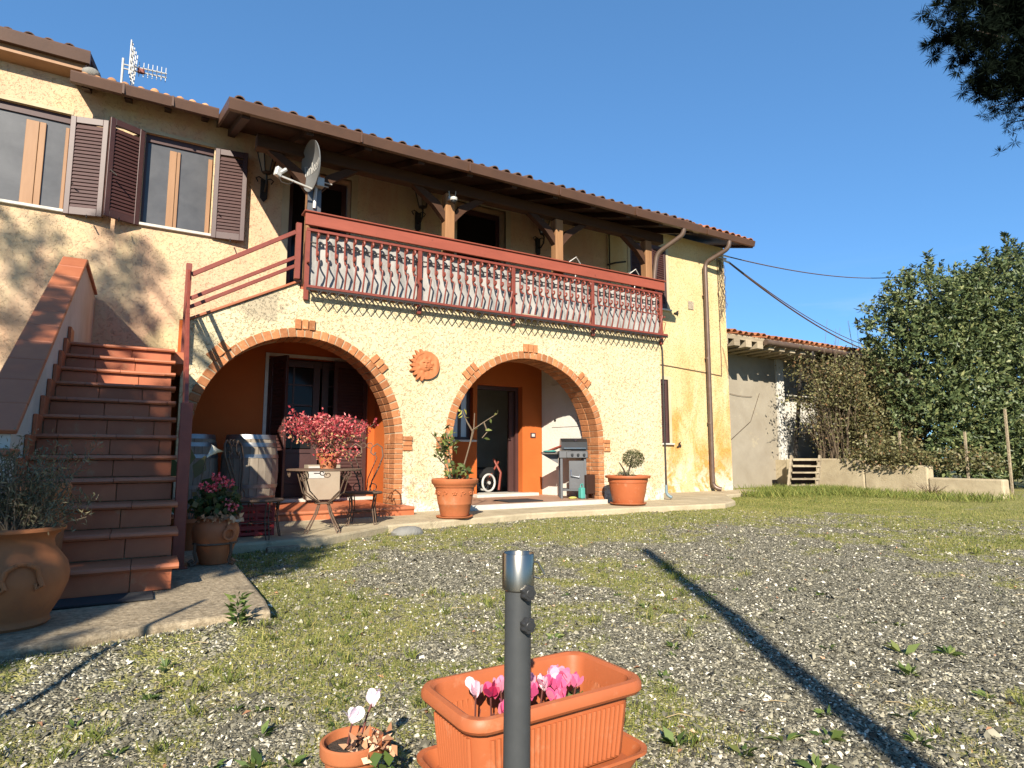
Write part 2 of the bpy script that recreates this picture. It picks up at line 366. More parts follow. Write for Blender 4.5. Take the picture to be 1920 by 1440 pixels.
def moss(x, y):
    """how green the yard is at a point, 0 bare gravel .. 1 grass"""
    x = np.asarray(x, float); y = np.asarray(y, float)
    g = (fbm(x, y, 1.7, 3)-.5)*1.35 + (fbm(x, y, 7.5, 8)-.5)*1.5 + .36
    g += .55*blob(x, y, .8, 3.3, .5, 1.6) + .5*blob(x, y, .95, 5.3, .7, .8) + .6*blob(x, y, 6.0, 6.0, 3.5, .55)
    g += .9*blob(x, y, 11.2, 7.0, 2.6, 1.3) + .8*blob(x, y, 12.5, 4.6, 1.6, 2.2) + .9*blob(x, y, 6.9, 2.75, .9, .45)+ .5*blob(x, y, 8.6, 3.9, 1.5, .5)
    g += .35*blob(x, y, .35, 2.5, .5, .5) - .55*blob(x, y, 1.9, 3.9, .7, .9) - .55*blob(x, y, 3.6, 2.2, 1.9, .7, .6) - .2*blob(x, y, 6.5, 4.6, 2.2, .6)
    g += .35*blob(x, y, 4.3, 5.2, 2.0, .5) + .3*blob(x, y, 1.9, 2.3, .5, .5) + .25*blob(x, y, 2.9, 3.2, .8, .5)
    g += .24*np.clip((y-3.0)/3.0, 0, 1)+.20*np.clip((x-4)/5, 0, 1)
    return np.clip(g, 0, 1)
def gz(x, y):
    x = np.asarray(x, float); y = np.asarray(y, float)
    ed = np.abs(y-(3.10+(x-.56)*.235))/1.03                # soil banked up against the front of the slab
    bank = .072*np.exp(-(ed/.22)**2)*np.clip((.75-x)/.3, 0, 1)*np.clip((x+3)/1, 0, 1)
    return bank + (fbm(x, y, 1.1, 9)-.5)*.045 + (fbm(x, y, 5.0, 12)-.5)*.014 - .012
def axis_pts(lo, hi, a, b, step):
    inner = np.arange(a, b+1e-6, step)
    left = a - np.geomspace(.2, a-lo, 14)[::-1]; right = b + np.geomspace(.2, hi-b, 14)
    return np.concatenate([left, inner, right])
gx = axis_pts(-160, 260, -2, 17, .085); gy = axis_pts(-160, 300, .2, 11, .085)
GX, GY = np.meshgrid(gx, gy, indexing='ij')
far = np.clip((np.hypot(np.clip(np.maximum(-2-GX, GX-17), 0, None), np.clip(np.maximum(.2-GY, GY-11), 0, None)))/3, 0, 1)
GZ = gz(GX, GY)*(1-far)
gv = np.stack([GX.ravel(), GY.ravel(), GZ.ravel()], 1); nx, ny = len(gx), len(gy)
ii = (np.arange(nx-1)[:,None]*ny + np.arange(ny-1)[None]).ravel()
gf = np.stack([ii, ii+ny, ii+ny+1, ii+1], 1)
m, n, b, pos = newmat('gravel_and_moss', .92, 0, .15)
at = n.nodes.new('ShaderNodeAttribute'); at.attribute_name = 'moss'
vo = n.nodes.new('ShaderNodeTexVoronoi'); vo.inputs['Scale'].default_value = 105; n.links.new(pos, vo.inputs['Vector'])
sc = n.nodes.new('ShaderNodeSeparateColor'); n.links.new(vo.outputs['Color'], sc.inputs['Color'])
grav = ramp(n, sc.outputs['Red'], [(0, (.055,.05,.036)), (.45, (.14,.128,.09)), (.75, (.24,.218,.155)), (.92, (.38,.345,.25)), (1, (.66,.60,.47))])
grn = ramp(n, noise(n, pos, 30, 5, .7), [(.3, (.09,.10,.028)), (.5, (.25,.235,.075)), (.75, (.42,.36,.15))])
mf = math_(n, 'ADD', at.outputs['Fac'], math_(n, 'MULTIPLY', math_(n, 'SUBTRACT', noise(n, pos, 14, 6, .75), .5), 1.5))
col = mixc(n, ramp(n, mf, [(.42, (0,0,0)), (.72, (1,1,1))]), grav, grn)
n.links.new(col, b.inputs['Base Color'])
bump(n, b, math_(n, 'ADD', math_(n, 'MULTIPLY', vo.outputs['Distance'], -1.0), noise(n, pos, 60, 4, .7)), .9, .012)
M_GROUND = m
ground = np_mesh('ground', gv, gf, M_GROUND, attr={'moss': moss(gv[:,0], gv[:,1])}, smooth=True); tag(ground, 'gravel yard grown over with moss and short grass', kind='structure')
b = MB()     # concrete slab under the stair
sl = [(-1.9,2.62),(.07,3.14),(.56,3.15),(.575,3.4),(.58,4.76),(.60,6.6),(-1.9,6.6)]
b.prism(sl, -.12, .08, 'z'); slab = b.build('pavement', M_CONC); tag(slab, 'rough concrete slab at the foot of the stair', kind='structure')
md = slab.modifiers.new('bevel', 'BEVEL'); md.width = .018; md.segments = 2
b = MB()     # concrete walk along the house
wk = [(.61,5.75),(1.5,5.85),(2.3,6.45),(4.3,6.85),(6.2,6.82),(7.9,6.7),(8.5,7.0),(9.6,8.1),(11.6,8.75),(11.6,9.3),(7.6,9.3),(7.6,8.4),(.61,8.4)]
b.prism(wk, -.1, .062, 'z'); walk = b.build('footpath', M_CONC2); tag(walk, 'worn concrete path along the foot of the house', kind='structure')
md = walk.modifiers.new('bevel', 'BEVEL'); md.width = .02; md.segments = 2

# ================================================================== FARMHOUSE
house = thing('farmhouse', (3, 9.2, 0), 'long ochre stucco farmhouse with two brick arches and a roofed balcony', 'house')
YA, YB, YM = 7.8, 8.2, 9.2
def wall_grid(mb, x0, x1, z0, z1, y0, y1, holes):
    """a wall slab in the x-z plane with rectangular holes and their reveals"""
    xs = sorted({x0, x1, *[h[k] for h in holes for k in (0,1)]}); zs = sorted({z0, z1, *[h[k] for h in holes for k in (2,3)]})
    inside = lambda x, z: any(h[0] < x < h[1] and h[2] < z < h[3] for h in holes)
    for xa, xb in zip(xs, xs[1:]):
        for za, zb in zip(zs, zs[1:]):
            if inside((xa+xb)/2, (za+zb)/2): continue
            mb.add([(xa,y0,za),(xb,y0,za),(xb,y0,zb),(xa,y0,zb)], [(0,1,2,3)])
            mb.add([(xa,y1,za),(xb,y1,za),(xb,y1,zb),(xa,y1,zb)], [(3,2,1,0)])
    for a, c, e, g in holes:
        mb.add([(a,y0,e),(a,y1,e),(a,y1,g),(a,y0,g)], [(0,1,2,3)]); mb.add([(c,y0,e),(c,y0,g),(c,y1,g),(c,y1,e)], [(0,1,2,3)])
        mb.add([(a,y0,g),(a,y1,g),(c,y1,g),(c,y0,g)], [(0,1,2,3)]); mb.add([(a,y0,e),(c,y0,e),(c,y1,e),(a,y1,e)], [(0,1,2,3)])
    mb.add([(x0,y0,z1),(x1,y0,z1),(x1,y1,z1),(x0,y1,z1)], [(0,1,2,3)])
    for x in (x0, x1): mb.add([(x,y0,z0),(x,y1,z0),(x,y1,z1),(x,y0,z1)], [(0,1,2,3)])
    return mb
W1 = (-1.92,-1.05,3.85,5.12); W2 = (-.23,.60,3.85,5.12)
D1 = (1.63,2.55,2.96,5.10); D2 = (4.38,5.35,2.96,5.18)
W3 = (8.28,9.28,3.86,5.20); W4 = (8.36,9.24,1.06,2.37)
DL = (1.45,2.85,.2,2.22); DR = (4.80,5.70,.17,2.02); WR = (4.28,4.72,1.07,1.95)
wu = wall_grid(MB(), .61, 7.70, 2.62, 5.47, YM, 9.55, [D1, D2]); wall_grid(wu, -.95, .61, 2.62, 5.59, YM, 9.55, [W2]); wall_grid(wu, -8, -.95, 2.62, 5.91, YM, 9.55, [W1]); wall_grid(wu, -8, .3, 0, 2.62, YM, 9.55, [])
wall = wu.build('wall', M_FAC, house, fix=False)
wr = wall_grid(MB(), 7.70, 11.1, -.1, 5.52, YM-.012, 9.55, [W3, W4]); wr.build('wall', M_WALL, house, fix=False)
b = MB(); b.box(10.75, 11.098, 9.551, 15, -.1, 5.5); b.prism([(9.551,5.5),(15,5.5),(13,6.7),(9.551,5.66)], 10.75, 11.098, 'x'); b.box(-8, 10.74, 15, 15.3, 0, 5.5)
b.box(-8.3, -8, 9.2, 15, 0, 5.7); b.build('side_wall', M_WALL, house)
b = wall_grid(MB(), .3, 7.70, 0, 2.61, YM+.002, 9.4, [DL, DR, WR]); pw = b.build('porch_wall', M_ORANGE, house, fix=False)
for q_ in ((.2,.3,8.2,9.2,0,1.66),(3.02,3.5,YB,9.2,0,2.62)): MB().box(*q_).build('porch_side_wall', M_ORANGE, house)
# white wall closing the right-hand porch, with a meter hatch
wq = MB(); wq.prism([(6.11,9.2),(6.34,8.2),(6.6,8.2),(6.6,9.2)], 0, 2.62, 'z'); ww = wq.build('porch_side_wall', M_WHITE, house)
dx = Vector((6.34-6.11, 8.2-9.2, 0)).normalized(); HM = Matrix.Translation((6.11,9.2,0)) @ Matrix(((dx.x, -dx.y, 0, 0), (dx.y, dx.x, 0, 0), (0,0,1,0), (0,0,0,1)))
b = MB(); b.cbox(.25, .85, -.012, .01, 1.30, 2.05, .003, HM); ht = b.build('hatch', M_WHITE, house)
b = MB(); b.lathe([(.0,.006),(.022,.006),(.025,0)], (0,0,0), 12); b.xf(HM @ Matrix.Translation((.33,-.012,1.42)) @ Matrix.Rotation(math.pi/2, 4, 'X')); b.build('keyhole_cover', M_IRON, ht)
b = MB(); b.box(1.57, 7.68, YB-.02, 9.2, 2.62, 2.88); b.build('porch_ceiling', M_STUCCOCREAM, house)
b = MB(); b.prism([(.2,1.64),(.3,1.64),(1.569,2.60),(1.569,2.70),(.3,1.74),(.2,1.74)], YB-.02, 9.19, 'y'); b.build('stair_soffit', M_ORANGE, house)
b = MB(); b.box(-8, 11, 9.41, 15, 2.66, 2.80); b.box(-8, 11, 9.56, 15, -.2, -.1); b.box(3.2, 3.3, 9.41, 15, -.1, 2.66); b.box(3.5, 3.6, 9.56, 15, 2.81, 5.4); b.build('inner_floor', M_STUCCOCREAM, house)
b = MB(); b.box(4.7, 6.8, 11.6, 11.7, -.1, 2.6); b.build('inner_wall', M_WHITE, house)
# the arcade wall
ARC = [(1.635, 1.215), (4.97, 1.30)]; ZS, RISE = 1.0, 1.28
def arc_z(x):
    for c, h in ARC:
        if abs(x-c) < h: return ZS + RISE*math.sqrt(max(0, 1-((x-c)/h)**2))
    return None
def top_z(x): return 2.33+(x-.34)*.52 if x < 1.56 else 2.88
xs = {.30, 1.56, 7.67}
for c, h in ARC:
    for k in range(41): xs.add(round(c-h*math.cos(math.pi*k/40), 5))
xs = sorted(xs); b = MB()
for xa, xb in zip(xs, xs[1:]):
    m_ = (xa+xb)/2; op = arc_z(m_) is not None
    za = (arc_z(xa) or ZS) if op else -.1; zb = (arc_z(xb) or ZS) if op else -.1
    ta, tb = top_z(xa), (top_z(xb) if xb <= 1.56 else 2.88)
    if xa >= 1.56: ta = 2.88
    b.add([(xa,YA,za),(xb,YA,zb),(xb,YA,tb),(xa,YA,ta)], [(0,1,2,3)]); b.add([(xa,YB,za),(xb,YB,zb),(xb,YB,tb),(xa,YB,ta)], [(3,2,1,0)])
    if op: b.add([(xa,YA,za),(xa,YB,za),(xb,YB,zb),(xb,YA,zb)], [(0,1,2,3)])
    b.add([(xa,YA,ta),(xb,YA,tb),(xb,YB,tb),(xa,YB,ta)], [(0,1,2,3)])
for x, z0, z1 in ((.30,-.1,2.31),(7.67,-.1,2.88)): b.add([(x,YA,z0),(x,YA,z1),(x,YB,z1),(x,YB,z0)], [(0,1,2,3)])
for c, h in ARC:
    for x in (c-h, c+h): b.add([(x,YA,-.1),(x,YB,-.1),(x,YB,ZS),(x,YA,ZS)], [(0,1,2,3)])
arcade = b.build('arcade_wall', M_ARC, house, fix=False)
mortars = [MB(), MB()]
# brickwork of the arches: every brick its own piece, standing 12-25 mm proud on a mortar bed
bm_ = MB(); bm_.cbox(-.5, .5, -.5, .5, -.5, .5, .05); 
def brick_mesh(sx, sy, sz):
    key = (round(sx,3), round(sy,3), round(sz,3))
    if key not in BR:
        BR[key] = MB().cbox(-sx/2, sx/2, -sy/2, sy/2, -sz/2, sz/2, .005).mesh('brick', M_BRICK)
    return BR[key]
BR = {}
def brick(x, y, z, sx, sy, sz, ang=0):
    jit = .013+random.uniform(-.004, .004)
    return link('brick', brick_mesh(sx, sy, sz), arcade, Matrix.Translation((x, y+jit, z)) @ Matrix.Rotation(ang+random.uniform(-.012,.012), 4, 'Y'))
for ai, (c, h) in enumerate(ARC):
    mortar = mortars[ai]
    N = 40; RW = .115                         # voussoirs, ring width
    for k in range(N):
        t = math.pi*(k+.5)/N
        ex, ez = c - (h+RW/2-.012)*math.cos(t), ZS + (RISE+RW/2-.012)*math.sin(t)
        nrm = math.atan2(math.cos(t)/h*-1*1, math.sin(t)/RISE)      # tilt of the outward normal from vertical
        wdt = math.pi*(h+RW/2)/N*.86
        brick(ex, YA+.075, ez, wdt, .20, RW, nrm)
        if t > math.pi*.42:                   # the inner row of the soffit shows only on the right-hand half
            brick(ex, YA+.295, ez, wdt, .21, RW, nrm)
    # mortar bed of the ring
    for k in range(N):
        t0, t1 = math.pi*k/N, math.pi*(k+1)/N; q = []
        for t, r in ((t0,-.004),(t1,-.004),(t1,RW-.02),(t0,RW-.02)):
            q.append((c-(h+r)*math.cos(t), ZS+(RISE+r)*math.sin(t)))
        mortar.prism(q, YA-.004, YA+.41, 'y')
    # jamb bricks
    for side in ((1,) if ai == 0 else (-1, 1)):
        xj = c+side*h; zc = .10; row = 0
        while zc < ZS-.03:
            if side > 0:
                brick(xj+RW/2-.012, YA+.085, zc+.034, RW, .215, .058)
                if row % 2: brick(xj+RW/2-.012, YA+.30, zc+.034, RW, .20, .058)
                else: brick(xj+RW/2-.012, YA+.245, zc+.034, RW, .09, .058), brick(xj+RW/2-.012, YA+.35, zc+.034, RW, .10, .058)
            elif zc > .3: brick(xj-RW/2+.012, YA+.085, zc+.034, RW, .215, .058)
            zc += .066; row += 1
        xa_, xb_ = (xj-.004, xj+RW-.016) if side > 0 else (xj-RW+.016, xj+.004)
        mortar.box(xa_, xb_, YA-.003, YA+.41, .08, ZS)
        # impost: two courses running out beyond the ring
        for rr in range(3):
            brick(xj+side*(RW+.055), YA+.06, .90+.066*rr, .13 if rr != 1 else .12, .19, .058)
    # key blocks at the crown and at both haunches
    for t in (math.pi*.25, math.pi*.5, math.pi*.75):
        for dk in (-1, 0, 1):
            tt = t + dk*.062
            ex, ez = c-(h+RW+.035)*math.cos(tt), ZS+(RISE+RW+.035)*math.sin(tt)
            nrm = math.atan2(-math.cos(t)/h, math.sin(t)/RISE)
            brick(ex, YA+.052, ez, .072, .19, .125, nrm)
for mm in mortars: tag(mm.build('mortar_bed', M_MORTAR, arcade), kind='stuff')
# porch floors
b = MB(); b.prism([(.3,7.42),(2.98,7.42),(2.98,7.82),(2.82,7.82),(2.82,9.2),(.3,9.2)], .02, .165, 'z'); b.build('porch_floor', M_TILE, house)
b = MB(); b.tube([(.32,7.42,.145),(2.98,7.42,.145)], .022, 10); b.build('step_nosing', M_NOSING, house)
b = MB(); b.prism([(3.72,7.62),(6.22,7.62),(6.22,9.2),(3.72,9.2)], .02, .125, 'z'); b.build('porch_floor', M_PORCH, house)
b = MB(); b.box(3.70, 6.24, 7.56, 7.62, .02, .13); b.build('porch_edge_stone', M_MARBLE, house)
b = MB(); b.cbox(1.45, 2.95, 8.95, 9.5, .16, .205, .006); b.cbox(4.7, 5.9, 8.98, 9.5, .12, .172, .006); b.build('threshold', M_MARBLE, house)

# ------------------------------------------------------------------ roofs, eaves, gutters
def slab_roof(name, x0, x1, ye, ze, slope, yr, th, m):
    zr = ze + slope*(yr-ye)
    return MB().prism([(ye,ze),(yr,zr),(yr,zr+th),(ye,ze+th)], x0, x1, 'x').build(name, m, house)
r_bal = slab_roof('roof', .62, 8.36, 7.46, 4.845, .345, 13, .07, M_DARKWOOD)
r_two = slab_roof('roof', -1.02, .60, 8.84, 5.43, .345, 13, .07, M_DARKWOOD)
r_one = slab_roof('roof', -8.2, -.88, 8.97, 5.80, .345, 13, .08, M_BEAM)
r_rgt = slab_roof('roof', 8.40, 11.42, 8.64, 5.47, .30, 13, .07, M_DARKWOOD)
for (x0, x1, y, z, h, joints) in ((.60, 8.38, 7.40, 4.80, .13, 5), (-1.05, .60, 8.78, 5.36, .13, 3), (-8.2, -.88, 8.90, 5.71, .155, 4), (8.38, 11.42, 8.58, 5.44, .12, 2)):
    b = MB(); b.prism([(y+.012,z),(y+.075,z),(y+.075,z+h),(y-.012,z+h),(y-.018,z+h-.02)], x0, x1, 'x')
    for k in range(1, joints): xx = x0+(x1-x0)*k/joints; b.box(xx-.012, xx+.012, y-.022, y+.02, z-.004, z+h+.004)
    b.build('gutter', M_GUTTER, house)
for (x, y0, y1, z0, sl_, h) in ((.605, 7.47, 9.2, 4.83, .345, .14), (-1.04, 8.85, 9.2, 5.40, .345, .13), (11.41, 8.65, 13, 5.42, .30, .15)):
    MB().prism([(y0,z0),(y1,z0+sl_*(y1-y0)),(y1,z0+sl_*(y1-y0)+h),(y0,z0+h)], x, x+.03, 'x').build('verge_board', M_GUTTER, house)
def tile_mesh(name, r, ln, m, r1=None):
    mb = MB(); n = 7; r1 = r1 or r*.8; vs = []; t = .014
    for (rr, y) in ((r, 0), (r1, ln)):
        for q in (rr, rr-t):
            for k in range(n): a = math.pi*k/(n-1); vs.append((q*math.cos(a), y, q*.85*math.sin(a)))
    fs = []
    for k in range(n-1):
        fs += [(k, k+1, 2*n+k+1, 2*n+k), (n+k+1, n+k, 3*n+k, 3*n+k+1), (k+1, k, n+k, n+k+1)]
    return mb.add(vs, fs).mesh(name, m, True)
M_LUMP = mat('sunlit_clay_tile', (.66,.36,.18), (.50,.24,.11), 8, .85, 0, .6, 40, .01, .25, .15, wear=(.72,.56,.34), wscale=6)  # paler copy of the clay tile, its sunlit tone put into the colour
T_OLD = tile_mesh('roof_tile', .062, .45, M_OLDTILE, .055); T_RED = tile_mesh('roof_tile', .09, .45, M_ROOFTILE)
def lump_mesh():
    mb = MB().lathe([(.001,0),(.03,.004),(.05,.02),(.056,.06),(.052,.45)], (0,0,0), 14); mb.xf(Matrix.Rotation(-math.pi/2, 4, 'X')); return mb.mesh('roof_tile', M_LUMP, True)
T_LUMP = lump_mesh()
def tile_rows(parent, x0, x1, pitch, ye, ze, slope, rows, me, jit=.008, flip_each=False):
    a = math.atan(slope); nx_ = int((x1-x0)/pitch); 
    for r in range(rows):
        for k in range(nx_):
            x = x0 + pitch*(k+.5)+random.uniform(-jit, jit); y = ye + r*.36*math.cos(a); z = ze + r*.36*math.sin(a)+random.uniform(-jit, jit)
            link('roof_tile', me, parent, Matrix.Translation((x, y+random.uniform(-.02,.02), z)) @ Matrix.Rotation(a-.04, 4, 'X') @ Matrix.Rotation(random.uniform(-.03,.03), 4, 'Z'))
tile_rows(r_bal, .62, 8.36, .2, 7.41, 4.925, .345, 2, T_OLD)
tile_rows(r_two, -1.0, .6, .15, 8.80, 5.485, .345, 2, T_LUMP, .014)
tile_rows(r_one, -2.6, -.9, .2, 8.93, 5.855, .345, 1, T_OLD)
tile_rows(r_rgt, 8.4, 11.4, .2, 8.58, 5.545, .30, 2, T_RED)
b = MB(); b.sphere((-.86, 8.93, 5.60), .085, 9, 6, (1.2,.8,.8)); b.build('ridge_stone', M_STONE, r_two, True)
# rafters, eaves beam, posts and braces of the balcony roof
for k in range(11):
    x = .80 + k*.742
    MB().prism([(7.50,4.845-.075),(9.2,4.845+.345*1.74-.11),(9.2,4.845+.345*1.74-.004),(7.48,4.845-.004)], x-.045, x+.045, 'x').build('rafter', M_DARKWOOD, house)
for k in range(5):
    x = -7 + k*.5
for k in range(4): MB().prism([(8.87,5.44-.09),(9.2,5.44+.345*.33-.09),(9.2,5.44+.345*.33-.008),(8.87,5.432)], -.9+k*.45-.04, -.9+k*.45+.04, 'x').build('rafter', M_DARKWOOD, house)
b = MB(); b.prism([(8.98,5.63),(9.198,5.60),(9.198,5.72),(8.98,5.78)], -8, -.93, 'x'); b.build('soffit_board', M_WINWOOD, house)
b = MB(); b.cbox(.98, 7.95, 7.90, 8.06, 4.66, 4.835, .012); b.build('eaves_beam', M_BEAM, house)
POSTX = [1.70, 3.66, 5.62, 7.58]
for x in POSTX:
    b = MB(); b.cbox(x-.075, x+.075, 7.905, 8.055, 2.9, 4.655, .012); b.build('porch_post', M_POSTWOOD, house)
    for sx in (-1, 1):
        if x == POSTX[-1] and sx > 0: continue
        q = [(x+sx*.075, 4.22), (x+sx*.075, 4.36), (x+sx*.16, 4.50), (x+sx*.42, 4.655), (x+sx*.58, 4.655), (x+sx*.26, 4.43), (x+sx*.14, 4.30)]
        MB().prism(q, 7.93, 8.03, 'y').build('brace', M_BEAM, house)
b = MB(); b.box(1.57, 7.69, YA+.002, 9.2, 2.881, 2.945); b.build('balcony_floor', M_TILE, house)

# ------------------------------------------------------------------ windows, shutters and doors
def shutter(parent, hinge, w, z0, z1, ang, flip, name='shutter', mtl=None, mid=None, label=None):
    """louvred leaf hinged at (x,y); flip = +1 leaf runs to +x, -1 to -x; ang opens it off the wall"""
    mtl = mtl or M_SHUTTER; h = z1-z0
    M = Matrix.Translation((hinge[0], hinge[1], z0)) @ Matrix.Rotation(-flip*ang, 4, 'Z') @ Matrix.Scale(flip, 4, (1,0,0))
    fr = MB(); t = .02; st = .062
    fr.cbox(0, st, -t, t, 0, h, .004, M); fr.cbox(w-st, w, -t, t, 0, h, .004, M)
    rails = [(0,.10), (h-.085, h)] + ([(mid-.04, mid+.04)] if mid else [])
    for a, c in rails: fr.cbox(st-.001, w-st+.001, -t+.003, t-.003, a, c, .004, M)
    o = fr.build(name, mtl, parent)
    if label: o['label'] = label
    me = MB().cbox(-(w-2*st)/2, (w-2*st)/2, -.005, .005, -.034, .034, .002).mesh('slat', mtl)
    z = .10+.03
    while z < h-.085-.02:
        if not (mid and abs(z-mid) < .06):
            link('slat', me, o, M @ Matrix.Translation((w/2, 0, z)) @ Matrix.Rotation(math.radians(-21), 4, 'X'))
        z += .047
    return o
def hardware(o, pts, r=.008):
    for p in pts: MB().tube(p, r, 6).build('shutter_catch', M_IRON, o)
def window(op, stiles, nm='window'):
    x0, x1, z0, z1 = op
    fr = MB(); fr.box(x0, x0+.03, YM+.05, YM+.10, z0, z1); fr.box(x0+.03, x1-.005, YM+.05, YM+.10, z1-.10, z1); w = fr.build(nm, M_SHUTTER, house)
    MB().box(x0+.03, x1-.01, YM+.075, YM+.085, z0+.02, z1-.10).build('pane', M_SCREEN, w)
    for a, c in stiles:
        mb = MB(); mb.cbox(a, c, YM+.052, YM+.074, z0+.02, z1-.16, .004); mb.build('stile', M_WINWOOD, w)
    MB().cbox(x0-.02, x1+.03, YM-.045, YM+.06, z0-.035, z0+.004, .005).build('sill', M_MARBLE, w)
    b_ = MB(); b_.box(x0-.025, x1+.02, YM-.006, YM+.01, z1, z1+.045); b_.build('lintel_band', M_STUCCOCREAM, w)
    MB().box(x0, x1, YM+.12, YM+.14, z0, z1).build('blind', M_BLACK, w)
    return w
window(W1, [(-1.50,-1.37),(-1.365,-1.30),(-1.10,-1.062)]); window(W2, [(.06,.145),(.15,.19),(.535,.588)])
s1 = shutter(house, (-1.045, YM-.03), .42, 3.80, 5.09, math.radians(14), 1, label='brown louvred shutter of the first window, lit by the sun')
s2 = shutter(house, (-.245, YM-.03), .42, 3.80, 5.11, math.radians(26), -1, label='brown louvred shutter between the windows, turned away from the sun')
s3 = shutter(house, (.615, YM-.03), .42, 3.80, 5.10, math.radians(10), 1, label='brown louvred shutter beside the balcony, half in the roof shadow')
hardware(s1, [[(-.98,9.08,4.17),(-.96,9.03,4.16)], [(-.80,9.08,3.80),(-.79,9.0,3.74)]]); hardware(s2, [[(-.58,8.92,4.36),(-.57,8.86,4.36),(-.50,8.85,4.30)], [(-.45,8.98,3.80),(-.45,8.92,3.74)]]); hardware(s3, [[(.67,9.1,4.17),(.68,9.06,4.16)], [(.85,9.09,3.80),(.85,9.03,3.74)]])
for op in (D1, D2):
    x0, x1, z0, z1 = op; b = MB()
    b.box(x0-.10, x0, YM-.012, YM+.05, z0, z1+.10); b.box(x1, x1+.10, YM-.012, YM+.05, z0, z1+.10); b.box(x0, x1, YM-.012, YM+.05, z1, z1+.10); o = b.build('door_surround', M_STUCCOCREAM, house)
    b = MB(); b.box(x0+.02, x0+.09, YM+.2, YM+.26, z0, z1-.02); b.box(x1-.09, x1-.02, YM+.2, YM+.26, z0, z1-.02); b.box(x0+.09, x1-.09, YM+.2, YM+.26, z1-.12, z1-.02); d = b.build('balcony_door', M_SHUTTER, house)
    MB().box(x0+.09, x1-.09, YM+.225, YM+.235, z0, z1-.12).build('pane', M_PANE, d)
# right wing windows
def plain_window(op, lbl):
    x0, x1, z0, z1 = op; y = YM-.012
    b = MB(); b.box(x0-.07, x0, y-.01, y+.03, z0, z1+.07); b.box(x1, x1+.07, y-.01, y+.03, z0, z1+.07); b.box(x0, x1, y-.01, y+.03, z1, z1+.07); w = b.build('window', M_STUCCOCREAM, house)
    MB().cbox(x0-.09, x1+.09, y-.06, y+.05, z0-.035, z0, .005).build('sill', M_MARBLE, w); MB().box(x0, x1, YM+.16, YM+.17, z0, z1).build('pane', M_PANE, w); return w
plain_window(W3, ''); plain_window(W4, '')
shutter(house, (W3[0]+.005, YM+.03), .49, W3[2], W3[3]-.01, 0, 1); shutter(house, (W3[1]-.005, YM+.0), .49, W3[2], W3[3]-.01, math.radians(8), -1)
shutter(house, (W4[1]-.005, YM+.02), .43, W4[2]+.005, W4[3]-.005, 0, -1); shutter(house, (W4[0]+.005, YM+.02), .43, W4[2]+.005, W4[3]-.005, 0, 1)
# left porch: glazed door with louvred leaves
x0, x1, z0, z1 = DL
b = MB(); b.box(x0-.045, x0, YM-.014, YM+.03, .2, z1+.045); b.box(x1, x1+.045, YM-.014, YM+.03, .2, z1+.045); b.box(x0, x1, YM-.014, YM+.03, z1, z1+.045); b.build('door_surround', M_MARBLE, house)
gd = MB()
for a, c in ((x0+.02,x0+.10),(2.10,2.20),(2.23,2.33),(x1-.10,x1-.02)): gd.cbox(a, c, YM+.10, YM+.15, .21, z1-.02, .004)
for za, zb in ((.21,.40),(z1-.12,z1-.02),(.84,.90)): gd.cbox(x0+.10, x1-.10, YM+.105, YM+.145, za, zb, .004)
gdo = gd.build('glazed_door', M_SHUTTER, house)
for a, c in ((x0+.10,2.10),(2.33,x1-.10)):
    MB().box(a, c, YM+.12, YM+.13, .40, .84).build('panel', M_SHUTTER, gdo)
    mid_ = (a+c)/2
    for za in (.90,1.22,1.54,1.84):
        for xa, xb in ((a,mid_-.012),(mid_+.012,c)): MB().box(xa, xb, YM+.122, YM+.130, za+.012, min(za+.30, z1-.13)).build('pane', M_PANE, gdo)
    gb = MB(); gb.box(mid_-.012, mid_+.012, YM+.112, YM+.140, .90, z1-.12)
    for za in (1.22,1.54,1.84): gb.box(a, mid_-.012, YM+.113, YM+.139, za-.012, za+.012); gb.box(mid_+.012, c, YM+.113, YM+.139, za-.012, za+.012)
    gb.build('glazing_bar', M_SHUTTER, gdo)
shutter(house, (x0+.03, YM-.02), .36, .21, z1-.02, math.radians(62), 1, mid=.95); shutter(house, (x1+.02, YM-.06), .52, .21, z1-.02, math.radians(4), -1, mid=.75)
# right porch: recessed door standing open and a small window
x0, x1, z0, z1 = DR
b = MB(); b.box(x0, x0+.06, YM+.14, YM+.20, .17, z1-.003); b.box(x1-.06, x1-.003, YM+.14, YM+.20, .17, z1-.003); b.box(x0+.06, x1-.06, YM+.14, YM+.20, z1-.07, z1-.003); b.build('door_frame', M_SHUTTER, house)
b = MB(); b.cbox(x1-.16, x1-.06, YM+.201, YM+.25, .18, z1-.08, .004); dl = b.build('door', M_SHUTTER, house); b = MB(); b.tube([(x1-.15,YM+.20,1.1),(x1-.15,YM+.16,1.1),(x1-.21,YM+.16,1.1)], .01); b.build('handle', M_CHROME, dl)
x0, x1, z0, z1 = WR
b = MB(); b.box(x0, x1, YM+.11, YM+.16, z0, z0+.05); b.box(x0, x1, YM+.11, YM+.16, z1-.05, z1); b.box(x0, x0+.05, YM+.11, YM+.16, z0+.05, z1-.05); b.box(x1-.06, x1, YM+.11, YM+.16, z0+.05, z1-.05); b.box(4.50, 4.55, YM+.11, YM+.16, z0+.05, z1-.05); w_ = b.build('window', M_SHUTTER, house)
MB().box(x0+.05, 4.50, YM+.13, YM+.14, z0+.05, z1-.05).build('pane', M_BLUEPANE, w_); MB().box(4.55, x1-.06, YM+.13, YM+.14, z0+.05, z1-.05).build('pane', M_BLUEPANE, w_)
MB().cbox(x0-.04, x1+.06, YM-.03, YM+.11, z0-.035, z0-.002, .004).build('sill', M_MARBLE, w_)
